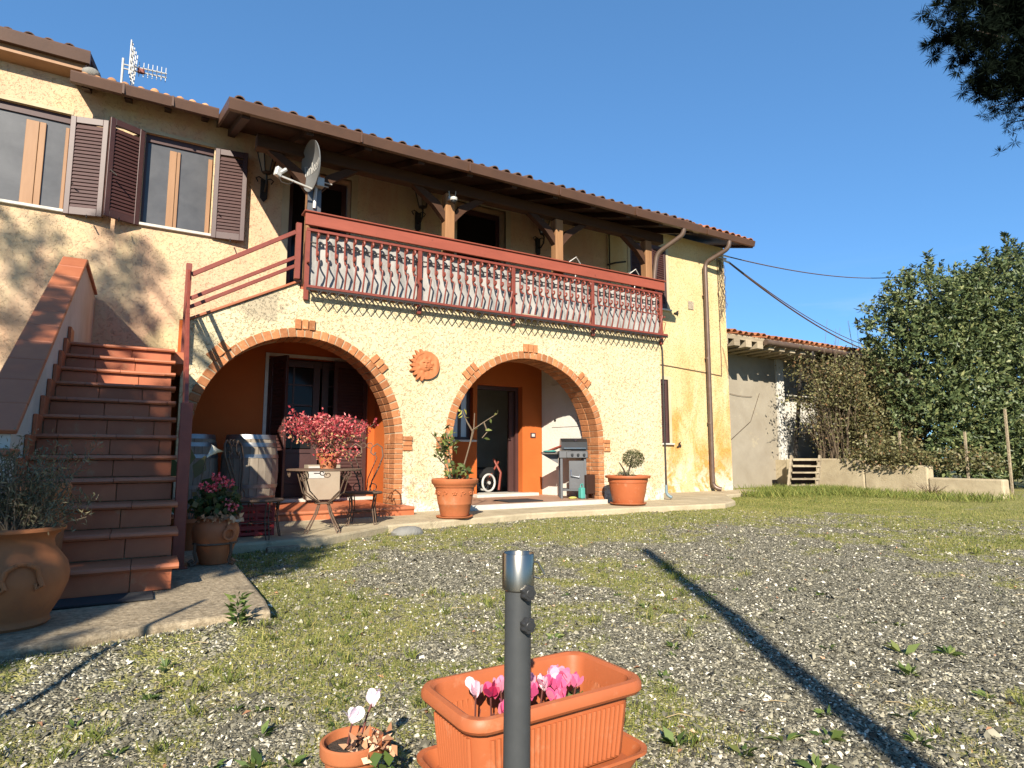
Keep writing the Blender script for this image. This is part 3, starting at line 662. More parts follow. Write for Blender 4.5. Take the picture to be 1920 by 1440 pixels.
b = MB(); b.cbox(5.86, 5.97, YM-.015, YM, 1.12, 1.21, .004); bp = b.build('switch_plate', M_SHUTTER, house); MB().cbox(5.885, 5.945, YM-.02, YM-.014, 1.14, 1.19, .002).build('button', M_LIGHT, bp)
# ------------------------------------------------------------------ rainwater pipes and wires on the right wing
def bend(pts, k=6):
    """round the corners of a polyline"""
    P = [Vector(p) for p in pts]; o = [P[0]]
    for a, c, d in zip(P, P[1:], P[2:]):
        r = min((c-a).length, (d-c).length, .16)*.7; p0 = c+(a-c).normalized()*r; p1 = c+(d-c).normalized()*r
        o += [p0*(1-t)**2+c*2*t*(1-t)+p1*t*t for t in [i/k for i in range(k+1)]]
    return o+[P[-1]]
b = MB(); b.tube(bend([(10.62,8.62,5.43),(10.62,8.64,5.27),(10.36,9.08,5.02),(10.37,9.10,.32),(10.37,9.09,.14),(10.47,8.96,.10)]), .048, 12); dp = b.build('downpipe', M_PIPE, house, True)
b = MB()
for z in (4.3, 2.9, 1.5): b.lathe([(.056,-.02),(.056,.02)], (10.365,9.10,z), 12, True, True); b.box(10.35, 10.38, 9.10, 9.19, z-.012, z+.012)
b.build('pipe_clip', M_PIPE, dp)
b = MB(); b.tube(bend([(7.98,7.44,4.80),(7.98,7.46,4.70),(7.72,7.86,4.42),(7.70,7.92,4.0),(7.70,7.95,2.95)]), .042, 12); b.build('downpipe', M_PIPE, house, True); b = MB(); b.tube(bend([(7.70,7.95,2.96),(7.69,7.76,2.70),(7.69,7.76,.30)]), .017, 10); b.build('downpipe', M_IRON, house, True)
b = MB(); b.tube(bend([(7.69,7.76,.31),(7.69,7.76,.14),(7.74,7.68,.10)]), .026, 12); b.build('downpipe_shoe', mat('blue_grey_pipe', (.22,.30,.33), (.17,.24,.27), 6, .5), house, True)
b = MB(); b.tube([(7.71,9.15,2.95),(7.71,9.15,5.22),(8.6,9.15,5.24)], .016, 6); b.tube([(7.66,9.16,4.56),(7.75,9.02,4.58),(7.98,8.98,4.63)], .018, 6); b.build('wall_conduit', M_IRON, house)
def sag(a, c, d, n=20):
    a, c = Vector(a), Vector(c); return [a.lerp(c, i/n) - V(0,0,d*4*(i/n)*(1-i/n)) for i in range(n+1)]
b = MB(); random.seed(5)
b.tube([(10.86,9.17,5.35),(10.87,9.17,3.0),(10.86,9.17,2.55)], .007, 5); b.tube([(7.75,9.17,2.72),(9.3,9.17,2.66),(10.3,9.17,2.60),(10.86,9.17,2.56)], .007, 5)
for k in range(9):
    x = 10.88+random.uniform(-.02,.06); pts = [(x, 9.15, 5.2)]; z = 5.2
    for j in range(7): z -= random.uniform(.12,.24); pts.append((10.90+.18*math.sin(j*.9+k)*(.4+.1*j*.3)+random.uniform(0,.06), 9.13+random.uniform(-.05,.02), z))
    b.tube(pts, .0045, 4)
b.tube([(10.92,9.16,3.2),(11.0,9.15,2.9),(11.08,9.14,2.5)], .005, 4)
b.build('wall_wiring', M_RUST, house)
b = MB(); b.box(10.75, 11.12, 9.12, 9.17, 5.24, 5.27); b.tube([(10.7,9.1,5.16),(10.85,9.08,5.3),(11.12,9.05,5.28)], .018, 6); b.tube([(10.95,9.1,5.2),(11.13,9.06,5.15)], .022, 6); b.build('wire_bracket', M_LIGHT, house)
b = MB(); b.cbox(9.90, 10.06, YM-.03, YM-.011, 3.95, 4.13, .003); b.build('vent_tile', mat('mottled_tile', (.62,.52,.38), (.22,.15,.10), 30, .8, 0, .4), house)
# ================================================================== STAIRCASE
stair = thing('staircase', (-.2, 4, .08), 'outdoor staircase of terracotta tiles rising between a plaster parapet and a red railing', 'staircase')
RS, TR, Y0, XL, XR = .145, .254, 3.90, -.635, .17
core = MB(); prof = [(Y0+.02,.08)]
for n_ in range(12):
    y = Y0+.02+n_*TR; prof += [(y,.08+(n_+1)*RS-.03)]; 
    if n_ < 11: prof += [(y+TR,.08+(n_+1)*RS-.03)]
prof += [(9.19,.08+12*RS-.03),(9.19,.08)]
core.prism(prof, XL, XR-.02, 'x'); core.build('stair_body', M_CONC, stair)
def tiles_x(x0, x1, w, off):
    e = [x0]; x = x0 + off
    while x < x1-.06:
        if x > x0+.05: e.append(x)
        x += w
    return list(zip(e, e[1:]+[x1]))
for n_ in range(12):
    y = Y0+n_*TR; z0 = .08+n_*RS; z1 = z0+RS
    for a, c in tiles_x(XL+.01, XR, .30, .30-(n_*.037) % .28):
        MB().cbox(a+.002, c-.002, y, y+.02, z0+.004, z1-.034, .002).build('riser_tile', M_TILE, stair)
    for a, c in tiles_x(XL+.01, XR+.03, .33, .27-(n_*.11) % .2):
        dz = random.uniform(-.0015,.0015)
        mb = MB(); q = [(y-.030,z1-.030),(y-.038,z1-.018),(y-.036,z1-.006),(y-.026,z1),(y+TR-.002,z1),(y+TR-.002,z1-.03)]
        mb.prism([(p[0]+random.uniform(-.001,.001), p[1]+dz) for p in q], a+.0015, c-.0015, 'x').build('nosing_tile', M_NOSING, stair)
    # stepped skirting against the parapet
    MB().cbox(XL-.012, XL+.012, y-.05, y+TR-.05, z1-.05, z1+.13, .003).build('skirting_tile', M_TILE, stair)
b = MB(); b.box(-.6, .30, 6.8, 9.19, 1.70, 1.815); b.build('landing', M_TILE, stair)
for k in range(5): MB().box(.32+k*.25, .32+(k+1)*.25, 8.22, 9.19, 1.80+k*.19, 1.80+(k+1)*.19).build('step', M_TILE, stair)
# parapet on the left: slopes with the flight, then runs level to the house wall
PX0, PX1 = -.80, -.65
def par_z(y): return min(.93+(y-4.42)*.593, 2.80)
yk = 4.42+(2.80-.93)/.593
b = MB(); b.prism([(4.42,.08),(4.42,.93),(yk,2.80),(9.2,2.80),(9.2,.08)], PX0, PX1, 'x'); b.build('parapet', M_PARAPET, stair)
sl_ = math.atan(.593); run = math.hypot(yk-4.42, 1.87); nt_ = 11
for k in range(nt_):
    y = 4.40+(yk-4.40)*k/nt_; z = .93+(y-4.42)*.593
    M = Matrix.Translation((0, y, z)) @ Matrix.Rotation(sl_, 4, 'X')
    MB().cbox(PX0-.03, PX1+.03, 0, run/nt_-.004, .001, .034, .006, M).build('coping_tile', M_COPING, stair)
for k in range(5): MB().cbox(PX0-.03, PX1+.03, yk+.01+k*.305, yk+.01+k*.305+.30, 2.80, 2.834, .006).build('coping_tile', M_COPING, stair)
b = MB(); b.cbox(PX0-.06, PX1+.02, 4.16, 4.42, .08, .80, .01); b.build('parapet_pier', M_PARAPET, stair); b = MB(); b.cbox(PX0-.09, PX1+.05, 4.13, 4.419, .80, .84, .008); b.build('pier_cap', M_COPING, stair)
# sloped coping of the upper flight, on the arcade wall
cq = math.atan(.52); cl = math.hypot(1.22, 1.22*.52)
for k in range(4):
    M = Matrix.Translation((.325+k*1.235/4, 0, 2.322+k*1.235/4*.52)) @ Matrix.Rotation(-cq, 4, 'Y')
    MB().cbox(0, cl/4+.012, YA-.03, YB+.02, .004, .034, .005, M).build('coping_tile', M_COPING, stair)

# ------------------------------------------------------------------ stair railing
rail = thing('stair_railing', (.23, 4.6, .08), 'red painted iron railing up both flights of the outdoor staircase', 'railing')
b = MB(); b.cbox(.19, .262, 4.56, 4.63, .08, 1.15, .004); b.cbox(.17, .285, 4.54, 4.65, .08, .092, .003); b.build('newel_post', M_RED, rail)
b = MB(); b.cbox(.285, .345, 7.69, 7.75, 1.9, 2.98, .004); b.build('post', M_RED, rail)
b = MB(); b.cbox(1.465, 1.53, 7.70, 7.76, 2.98, 3.70, .004); b.build('post', M_RED, rail)
def flat(mb, p0, p1, h, t):
    p0, p1 = Vector(p0), Vector(p1); d = p1-p0; L_ = d.length; x = d.normalized(); z = V(0,0,1); y = z.cross(x).normalized(); z = x.cross(y)
    M = Matrix(((x.x,y.x,z.x,p0.x),(x.y,y.y,z.y,p0.y),(x.z,y.z,z.z,p0.z),(0,0,0,1)))
    return mb.cbox(0, L_, -t/2, t/2, -h/2, h/2, .003, M)
for z0, z1 in ((2.86,3.58),(2.58,3.25),(2.48,3.14)):
    flat(MB(), (.345,7.73,z0), (1.465,7.73,z1), .05 if z0 > 2.7 else .042, .03).build('rail_bar', M_RED, rail)
for z0, z1 in ((1.06,2.88),(.80,2.60),(.70,2.49)):
    flat(MB(), (.226,4.63,z0), (.315,7.69,z1), .05 if z0 > 1 else .04, .028).build('rail_bar', M_RED, rail)

# ================================================================== BALCONY RAILING
br = thing('balcony_railing', (4.6, 7.8, 2.88), 'red balcony railing with curled iron balusters in front of a grey cloth screen', 'railing')
XB = [1.62+1.515*i for i in range(5)]
b = MB(); b.cbox(1.57, 7.73, 7.695, 7.735, 3.695, 3.855, .004); b.build('handrail_board', M_REDWOOD, br)
b = MB(); b.cbox(1.55, 7.75, 7.67, 7.87, 3.856, 3.876, .005); b.build('handrail', M_REDWOOD, br)
b = MB(); b.cbox(1.60, 7.72, 7.74, 7.775, 3.635, 3.672, .003); b.build('top_bar', M_RED, br)
for x in XB:
    b = MB(); b.cbox(x-.028, x+.028, 7.742, 7.785, 2.74, 3.634, .003); b.cbox(x-.01, x+.01, 7.66, 7.742, 3.20, 3.225, .002); b.build('post', M_RED, br)
def scroll(cy, cz, r, a0, a1, n=11, r1=None):
    r1 = r if r1 is None else r1; o = []
    for i in range(n+1):
        t = i/n; a = a0+(a1-a0)*t; rr = r+(r1-r)*t; o.append((cy+rr*math.cos(a), cz+rr*math.sin(a)))
    return o
# profile in (out, z): out is the distance towards the yard
D = math.radians
up = scroll(.060, 3.565, .048, D(180), D(-150), 12, .018)[::-1]      # curl at the top, ends at the stem
up = [(o, z) for o, z in up] + [(.013,3.50),(.010,3.44),(.013,3.38)]
up += scroll(.056, 3.345, .044, D(180), D(440), 11, .016)
low = [(.03,3.312),(.045,3.268),(.060,3.250),(.138,3.222),(.142,3.205),(.05,2.925),(.045,2.89)]
balu = MB(); balu.tube([(0,-o,z-2.88) for o, z in up], .0138, 6); balu.tube([(0,-o,z-2.88) for o, z in low], .0122, 5)
BME = balu.mesh('baluster', M_RED, 50)
for i in range(4):
    for k in range(12 if i else 12):
        x = XB[i]+.115+k*(1.515-.10)/12.0
        link('baluster', BME, br, Matrix.Translation((x, 7.765, 2.88)))
for k in range(9): link('baluster', BME, br, Matrix.Translation((7.70, 7.90+k*.118, 2.88)) @ Matrix.Rotation(math.pi/2, 4, 'Z'))
for x0, x1 in zip(XB, XB[1:]):
    b = MB(); nseg = 60; ring = []
    for k in range(nseg*2+1): xa = x0+.03+(x1-x0-.06)*k/(nseg*2); ring.append((xa, .0125 if k % 2 else .008))
    b.lathe([(r, xa) for xa, r in ring], (0,7.757,3.49), 5, True, True, axis=(1,0,0)); b.build('twisted_bar', M_IRON, br)
b = MB(); b.cbox(1.60, 7.72, 7.635, 7.65, 2.872, 2.905, .003); b.cbox(1.60, 7.72, 7.77, 7.79, 2.872, 2.90, .003); b.build('shelf_bar', M_RED, br)
for i in range(4):
    mb = MB()
    for k in range(25): x = XB[i]+.03+k*.06; mb.box(x, x+.012, 7.652, 7.768, 2.88, 2.893)
    mb.build('shelf_slats', M_RUST, br)
b = MB(); b.box(1.60, 7.72, 7.64, 7.655, 2.845, 2.87); b.build('lower_bar', M_IRON, br)
for i in range(4):
    p = (XB[i+1]-XB[i]-.06)/13
    for k in range(13):
        x = XB[i]+.03+p*(k+.5)
        mb = MB(); mb.tube([(x-p*.72,7.648,2.848),(x,7.648,2.735),(x+p*.72,7.648,2.848)], .0085, 5); mb.build('zigzag_rod', M_IRON, br)
for i in range(4):                                                     # cloth screen, one panel a bay
    nx_, nz_ = 46, 14; x0, x1 = XB[i]+.02, XB[i+1]-.02; vs = []; ph = random.uniform(0, 9)
    for a in range(nx_+1):
        for c in range(nz_+1):
            x = x0+(x1-x0)*a/nx_; z = 2.93+.71*c/nz_
            w_ = .012*math.sin(x*27+ph+math.sin(z*8))+.009*math.sin(x*61+z*13+ph*2)*(1-c/nz_)+.008*math.sin(z*17+x*6)
            vs.append((x, 7.812+w_, z+(.006*math.sin(x*19) if c in (0,nz_) else 0)))
    fs = [(a*(nz_+1)+c,(a+1)*(nz_+1)+c,(a+1)*(nz_+1)+c+1,a*(nz_+1)+c+1) for a in range(nx_) for c in range(nz_)]
    MB().add(vs, fs).build('screen_cloth', M_CLOTH, br, True, False)
vs = [(7.66+.01*math.sin(y*40), y, z) for y in np.linspace(7.83,9.15,20) for z in np.linspace(2.95,3.62,8)]
MB().add(vs, [(a*8+c,(a+1)*8+c,(a+1)*8+c+1,a*8+c+1) for a in range(19) for c in range(7)]).build('screen_cloth', M_CLOTH, br, True, False)
b = MB(); b.cbox(7.66, 7.74, 7.875, 9.18, 3.70, 3.85, .004); b.build('handrail_board', M_REDWOOD, br)
b = MB(); b.box(7.70, 7.73, 7.79, 9.18, 3.48, 3.50); b.box(7.79, 7.805, 7.79, 9.18, 2.88, 2.90); b.build('side_bar', M_RED, br)
b = MB()
for k in range(5): y = 7.95+k*.25; b.tube([(7.72,y,3.22),(7.99,y,3.20),(7.86,y,2.84),(7.70,y,2.86)], .007, 5)
b.build('window_box_frame', M_RED, br)
fl = MB(); fl.box(4.75, 5.05, 7.655, 7.77, 2.905, 2.925); fl.box(5.6, 5.74, 7.655, 7.77, 2.905, 2.93); fl.box(4.0, 4.06, 7.66, 7.72, 2.905, 2.935); tag(fl.build('scrap_board', M_WOODOLD), 'scraps of pale board lying on the shelf under the railing', 'board')

# ================================================================== OUTBUILDING, LOW WALL, STEPS
ob = thing('outbuilding', (15, 10.2, 0), 'low grey rendered shed with a clay tile roof behind the bramble', 'shed')
YO = 10.55
b = MB(); b.box(11.12, 14.62, YO, YO+.3, -.3, 3.82); b.build('wall', M_GREYWALL, ob)
b = MB(); b.box(14.62, 14.90, YO-.06, YO+.3, -.3, 3.80); b.build('pier', M_WHITE, ob)
b = MB(); b.box(14.9, 22, 11.15, 11.4, -.3, 3.98); b.build('back_wall', M_WHITE, ob)
b = MB(); b.box(17.2, 22, YO, YO+.3, -.3, 3.82); b.build('wall', M_GREYWALL, ob)
b = MB(); b.box(14.46, 22, 9.96, 11.14, -.3, .70); b.build('floor', M_CONC2, ob)
SO = .26
r_o = MB().prism([(9.62,3.60),(15.5,3.60+SO*5.88),(15.5,3.68+SO*5.88),(9.62,3.68)], 11.0, 22, 'x').build('roof', M_WOODOLD, ob)
tile_rows(r_o, 11.05, 19.6, .215, 9.54, 3.70, SO, 7, T_RED, .012)
b = MB(); ps = [(x, 9.52, 3.575-.004*(x-11)) for x in (12.9, 15, 18, 22)]; b.tube(ps, .075, 10); b.build('gutter', M_PIPE, ob, True)
b = MB(); b.tube(bend([(14.75,9.52,3.50),(14.75,9.52,3.35),(14.95,10.0,3.1),(14.95,10.3,.72)]), .05, 10); b.build('downpipe', M_IRON, ob, True)
for k in range(9): MB().cbox(11.42+k*.42, 11.62+k*.42, 9.58, 10.549, 3.40, 3.585, .008).build('rafter', M_WOODOLD, ob)
b = MB(); b.box(11.1, 13.0, 9.60, 9.63, 3.56, 3.64); b.build('eaves_board', M_WOODOLD, ob)
b = MB(); b.tube(sag((11.2,10.52,2.9),(13.6,10.52,2.35),.18), .006, 4); b.tube([(13.9,10.52,2.45),(13.5,10.52,1.7),(12.2,10.52,.9),(11.3,10.52,.35)], .005, 4); b.build('wall_cable', M_RUST, ob)
for (ya, yb, zt, l_) in ((9.95,8.05,.74,'tall end of the weathered concrete wall behind the wooden steps'),(8.045,6.72,.60,'middle stretch of the weathered concrete wall under the bramble'),(6.715,5.40,.35,'lowest stretch of the weathered concrete wall before the evergreens')):
    lw = MB(); lw.prism([(14.18,ya),(14.18,yb),(14.45,yb),(14.45,ya)], -.2, zt, 'z')
    if zt > .7: lw.prism([(13.75,9.75),(13.75,9.6),(14.175,9.52),(14.175,9.75)], -.2, zt-.01, 'z')
    lwo = lw.build('low_wall', M_CONC2); tag(lwo, l_, 'wall', 'stretches of low concrete wall', 'thing'); md = lwo.modifiers.new('bevel', 'BEVEL'); md.width = .03; md.segments = 2
lw = MB(); lw.cbox(14.5, 16.5, 4.75, 5.0, -.2, .16, .02); tag(lw.build('low_wall', M_CONC2), 'lower stretch of pale wall at the right edge beyond the gap', 'wall', None, 'thing')
st = thing('wooden_steps', (13.3, 8.8, 0), 'grey wooden ladder steps leaning against the low concrete wall', 'steps')
SB = V(13.02, 9.22, 0); SU = V(.859,-.512,0); SV = V(.512,.859,0); SP = lambda u, v, z: SB+SU*u+SV*v+V(0,0,z)
for u in (.02, .70): flat(MB(), SP(u,0,-.03), SP(u+.26,.30,.80), .13, .045).build('stringer', M_WOODOLD, st)
for k in range(5):
    t_ = .12+k*.19; M = Matrix(((SU.x,SV.x,0,0),(SU.y,SV.y,0,0),(0,0,1,0),(0,0,0,1))); M.translation = SP(.26*t_, .30*t_, .78*t_)
    MB().cbox(.045+random.uniform(-.03,.0), .675+random.uniform(0,.03), -.10, .10, .0, .035, .004, M).build('tread', M_WOODOLD, st)
    MB().cbox(.05, .67, .085, .10, -.10, -.002, .003, M).build('riser_board', M_DARKWOOD, st)
for k, (x, y, h) in enumerate(((14.6,8.2,1.3),(14.62,7.45,1.35),(14.6,6.15,1.3),(14.95,5.55,1.75))):
    b = MB(); b.cbox(x-.022, x+.022, y-.022, y+.022, -.1, h, .005)
    tag(b.build('fence_post', M_CONC), ['thin concrete fence post furthest left, half lost in the bramble','thin concrete fence post behind the low wall, left of the evergreen gap','thin concrete fence post near the end of the low wall','tallest concrete fence post, beyond the end of the low wall'][k], 'fence post', 'fence posts along the low wall')
def cable(a, c, d, r, lbl): tag(MB().tube(sag(a, c, d, 28), r, 5, True).build('power_cable', M_RUST), lbl, 'cable', 'cables strung from the house corner')
cable((11.12,9.05,5.28), (24.0,11.5,7.45), .25, .014, 'topmost thin cable, running almost level from the house corner')
cable((11.13,9.06,5.15), (21.0,11.5,4.35), .22, .02, 'lowest thick cable sloping from the house corner into the evergreen')
cable((11.12,9.06,5.17), (21.0,11.7,4.62), .2, .012, 'middle thin cable sloping just above the thick one')
# ================================================================== leaf tools
def unit(a): return a/np.maximum(np.linalg.norm(a, axis=1, keepdims=True), 1e-9)
def rdir(n, bias=(0,0,0)): return unit(RNG.normal(size=(n,3))+np.array(bias))
def leaf_cloud(P, Dr, Ln, Wd, fold=.12, up=None):
    """one pointed four-cornered leaf per row of P, along Dr"""
    n = len(P); Dr = unit(Dr); R = RNG.normal(size=(n,3)) if up is None else np.tile(np.array(up, float), (n,1))+RNG.normal(size=(n,3))*.35
    Nn = unit(R-Dr*np.sum(R*Dr, 1, keepdims=True)); Sd = np.cross(Dr, Nn); Ln = np.broadcast_to(Ln, n)[:,None]; Wd = np.broadcast_to(Wd, n)[:,None]
    v = np.stack([P, P+Dr*Ln*.45+Sd*Wd*.5+Nn*Ln*fold*.5, P+Dr*Ln-Nn*Ln*fold, P+Dr*Ln*.45-Sd*Wd*.5+Nn*Ln*fold*.5], 1).reshape(-1, 3)
    return v, np.arange(4*n).reshape(n, 4)
def leaves(name, P, Dr, Ln, Wd, m, parent=None, fold=.12, up=None, t=None, kind=None):
    v, f = leaf_cloud(P, Dr, Ln, Wd, fold, up); t = RNG.random(len(P)) if t is None else t
    o = np_mesh(name, v, f, m, parent, {'t': np.repeat(t, 4)})
    if kind: o['kind'] = kind
    return o
def petals(name, P, Dr, Ln, Wd, m, parent, t, cup=.25):
    """rounded, cupped petals of eight corners"""
    n = len(P); Dr = unit(Dr); R = RNG.normal(size=(n,3)); Nn = unit(R-Dr*np.sum(R*Dr,1,keepdims=True)); Sd = np.cross(Dr, Nn)
    prof_ = [(0,0),(.25,.30),(.55,.5),(.82,.42),(1.0,.14),(1.0,-.14),(.82,-.42),(.55,-.5),(.25,-.30)]
    v = np.stack([P+Dr*Ln*a+Sd*Wd*c-Nn*Ln*cup*(abs(c)*1.1+a*a*.7-.3) for a, c in prof_], 1).reshape(-1,3); k = len(prof_)
    return np_mesh(name, v, np.arange(k*n).reshape(n,k), m, parent, {'t': np.repeat(t, k)}, True)
def in_ellipsoid(n, c, r, shell=.0):
    d = rdir(n); k = (shell**3+(1-shell**3)*RNG.random(n))**(1/3); return np.array(c)+d*k[:,None]*np.array(r), d
M_LAUREL = attrmat('laurel_leaf', 't', [(0,(.035,.052,.018)),(.5,(.07,.095,.034)),(.85,(.12,.14,.05)),(1,(.19,.19,.075))], .5, .35)
M_BRAMBLE = attrmat('bramble_leaf', 't', [(0,(.05,.042,.018)),(.5,(.11,.105,.04)),(.8,(.20,.185,.08)),(1,(.17,.085,.04))], .55, .35, .2)
M_PINE = attrmat('pine_needle', 't', [(0,(.003,.005,.004)),(1,(.009,.013,.008))], 1.0, .0)
M_GRASS = attrmat('grass_blade', 't', [(0,(.07,.095,.02)),(.35,(.165,.19,.045)),(.65,(.29,.265,.08)),(.85,(.44,.35,.14)),(1,(.55,.43,.22))], .7, .2, .3)
M_WEED = attrmat('weed_leaf', 't', [(0,(.045,.075,.018)),(.6,(.10,.15,.035)),(1,(.20,.22,.07))], .55, .35, .25)
M_REDLEAF = attrmat('red_succulent_leaf', 't', [(0,(.18,.02,.025)),(.35,(.36,.04,.05)),(.6,(.48,.10,.10)),(.75,(.56,.20,.16)),(.86,(.40,.24,.10)),(1,(.24,.22,.09))], .45, .4, .2)
M_PINK = attrmat('pink_petal', 't', [(0,(.52,.04,.07)),(.5,(.74,.12,.15)),(1,(.84,.28,.28))], .6, .3, .25)
M_CYC = attrmat('cyclamen_petal', 't', [(0,(.36,.02,.07)),(.4,(.62,.10,.24)),(.7,(.74,.32,.42)),(1,(.85,.74,.76))], .55, .3, .3)
M_PALEPETAL = attrmat('pale_petal', 't', [(0,(.80,.55,.66)),(.5,(.86,.74,.78)),(1,(.9,.85,.86))], .55, .3, .3)
M_DRYLEAF = attrmat('dry_leaf', 't', [(0,(.22,.10,.05)),(.6,(.42,.22,.12)),(1,(.60,.40,.26))], .8, .2)
M_GERLEAF = attrmat('geranium_leaf', 't', [(0,(.025,.045,.012)),(.7,(.06,.085,.025)),(1,(.13,.11,.05))], .6, .3, .2)
M_LEMON = attrmat('lemon_leaf', 't', [(0,(.04,.06,.02)),(.6,(.10,.125,.035)),(.9,(.28,.28,.07)),(1,(.40,.36,.08))], .4, .5, .2)
M_LAV = attrmat('dry_lavender', 't', [(0,(.07,.065,.035)),(.6,(.15,.135,.075)),(1,(.26,.20,.12))], .8, .2)
M_JUN = attrmat('juniper_needle', 't', [(0,(.03,.04,.014)),(1,(.12,.125,.045))], .7, .2, .15)
def twigs(mb, base, n, h, spread, r=.005, seg=5, lean=(0,0,0), curl=.25, rs=random):
    """n wandering stems from a base; returns the points along them"""
    out_ = []
    for k in range(n):
        a = rs.uniform(0, 2*math.pi); s = rs.uniform(.25, 1)*spread; p = Vector(base)+V(rs.uniform(-.3,.3)*spread*.3, rs.uniform(-.3,.3)*spread*.3, 0)
        d = V(math.cos(a)*s, math.sin(a)*s, h*rs.uniform(.65,1.05))+Vector(lean); pts = [p.copy()]
        for j in range(seg):
            w = V(rs.uniform(-1,1), rs.uniform(-1,1), rs.uniform(-.4,.6))*curl*d.length/seg
            p = p+d/seg+w; pts.append(p.copy())
        mb.tube(pts, r, 4, True, r*.45); out_.append(pts)
    return out_

# ================================================================== fixtures on the house
def wall_lantern(x, lbl):
    t = thing('wall_lantern', (x, 9.19, 4.55), lbl, 'wall lantern', 'wrought iron lanterns on the balcony wall')
    b = MB(); b.cbox(x-.05, x+.05, 9.165, 9.19, 4.52, 4.80, .004); b.prism([(x-.05,4.52),(x+.05,4.52),(x,4.46)], 9.17, 9.185, 'y'); b.tube([(x,9.17,4.62),(x,9.08,4.60),(x,8.99,4.66),(x,8.97,4.76),(x,9.0,4.82)], .014, 6)
    b.tube([(x-.09,9.15,4.74),(x-.12,9.15,4.79),(x-.08,9.15,4.82),(x,9.15,4.78),(x+.08,9.15,4.82),(x+.12,9.15,4.79),(x+.09,9.15,4.74)], .009, 5); b.build('bracket', M_IRON, t)
    c = (x, 8.99); b = MB(); n = 6; rb, rt, z0, z1 = .065, .135, 4.83, 5.10
    for k in range(n):
        a0, a1 = [2*math.pi*(k+q)/n for q in (0,1)]
        B = lambda a, r, z: (c[0]+r*math.cos(a), c[1]+r*math.sin(a), z)
        b.tube([B(a0,rb,z0),B(a0,rt,z1)], .008, 5); b.tube([B(a0,rb,z0),B(a1,rb,z0)], .008, 5); b.tube([B(a0,rt,z1),B(a1,rt,z1)], .008, 5)
    b.lathe([(.145,z1+.004),(.10,z1+.07),(.045,z1+.11),(.02,z1+.12),(.02,z1+.14),(.0,z1+.16)], (c[0],c[1],0), 6); b.lathe([(0,z0-.03),(.04,z0-.02),(.07,z0)], (c[0],c[1],0), 6); b.build('cage', M_IRON, t)
    MB().lathe([(rb-.004,z0+.004),(rt-.006,z1-.004)], (c[0],c[1],0), 6).build('lamp_glass', M_LAMPGLASS, t)
    return t
wall_lantern(1.27, 'iron wall lantern between the right-hand shutter and the satellite dish')
wall_lantern(3.66, 'iron wall lantern between the two dark balcony doors')
wall_lantern(6.03, 'iron wall lantern right of the second dark balcony door')
# satellite dish
dish = thing('satellite_dish', (1.66, 7.86, 4.2), 'grey satellite dish with white lettering fixed to the first balcony post', 'satellite dish')
DN = Vector((-.985,-.13,-.08)).normalized(); DC = Vector((1.60,7.70,4.47))
Q = DN.to_track_quat('Z','Y').to_matrix().to_4x4(); zup = V(0,0,1); yv = (zup-DN*zup.dot(DN)).normalized(); xv = yv.cross(DN)
DM = Matrix(((xv.x,yv.x,DN.x,DC.x),(xv.y,yv.y,DN.y,DC.y),(xv.z,yv.z,DN.z,DC.z),(0,0,0,1)))
R_, f_ = .315, .42
b = MB(); pr = [(r, r*r/(4*f_)-.06) for r in (.0001,.06,.12,.18,.24,.29,R_)]
b.lathe(pr, (0,0,0), 40); b.lathe([(R_,pr[-1][1]),(R_+.006,pr[-1][1]+.004),(R_+.006,pr[-1][1]-.008),(R_-.02,pr[-1][1]-.022)]+[(r, z-.014) for r, z in pr[::-1][1:]], (0,0,0), 40)
b.xf(DM); b.build('reflector', M_DISH, dish, True, False)
cu = bpy.data.curves.new('lettering', 'FONT'); cu.body = 'linkem'; cu.size = .20; cu.align_x = 'CENTER'; cu.extrude = .0015; cu.space_character = .95; cu.shear = 0
to = bpy.data.objects.new('lettering', cu); COL.objects.link(to); to.parent = dish; cu.materials.append(M_LIGHT)
to.matrix_local = Matrix.Translation(-Vector(ORG[dish.name])) @ DM @ Matrix.Translation((0,-.06,.006))
# bend the letters on to the bowl
dg = bpy.context.evaluated_depsgraph_get(); me = bpy.data.meshes.new_from_object(to.evaluated_get(dg)); 
for v in me.vertices:
    x, y = v.co.x, v.co.y-.06; v.co.z += ((x*x+y*y)/(4*f_)-.06)+.004-.006
lo = bpy.data.objects.new('lettering', me); COL.objects.link(lo); lo.parent = dish; lo.matrix_local = to.matrix_local.copy(); bpy.data.objects.remove(to); lo.name = 'lettering'
b = MB(); e = DM @ V(0,-.30,-.01); tip = Vector((1.20,7.62,4.22)); b.tube([e, tip], .014, 6); b.build('feed_arm', M_LIGHT, dish)
b = MB(); b.cbox(-.03,.03,-.04,.04,-.02,.10,.008, Matrix.Translation(tip) @ (Vector((.2,.1,.9))).to_track_quat('Z','Y').to_matrix().to_4x4()); b.tube([tip+V(.03,0,.03), tip+V(.10,.02,.10)], .024, 8); b.build('receiver', M_LIGHT, dish)
b = MB(); b.tube([tip+V(.0,0,0),tip+V(.05,0,-.08),tip+V(.14,0,-.09),tip+V(.2,.02,-.03)], .005, 4); b.build('feed_cable', M_IRON, dish)
b = MB(); b.cbox(1.70, 1.80, 7.76, 7.86, 4.26, 4.38, .008); b.tube([(1.70,7.84,3.98),(1.71,7.83,4.30),(1.75,7.82,4.40)], .022, 8); b.tube([(1.74,7.78,4.33),(1.90,7.78,4.32)], .008, 5); b.tube([(1.74,7.80,4.29),(1.86,7.80,4.28)], .008, 5); b.build('mount', M_LIGHT, dish)
b = MB(); b.cbox(1.62, 1.79, 7.86, 7.90, 3.93, 4.28, .004); b.build('backing_plate', M_BBQGREY, dish)
ac = thing('security_camera', (3.66, 7.86, 4.5), 'small white security camera under the eaves on the second balcony post', 'security camera')
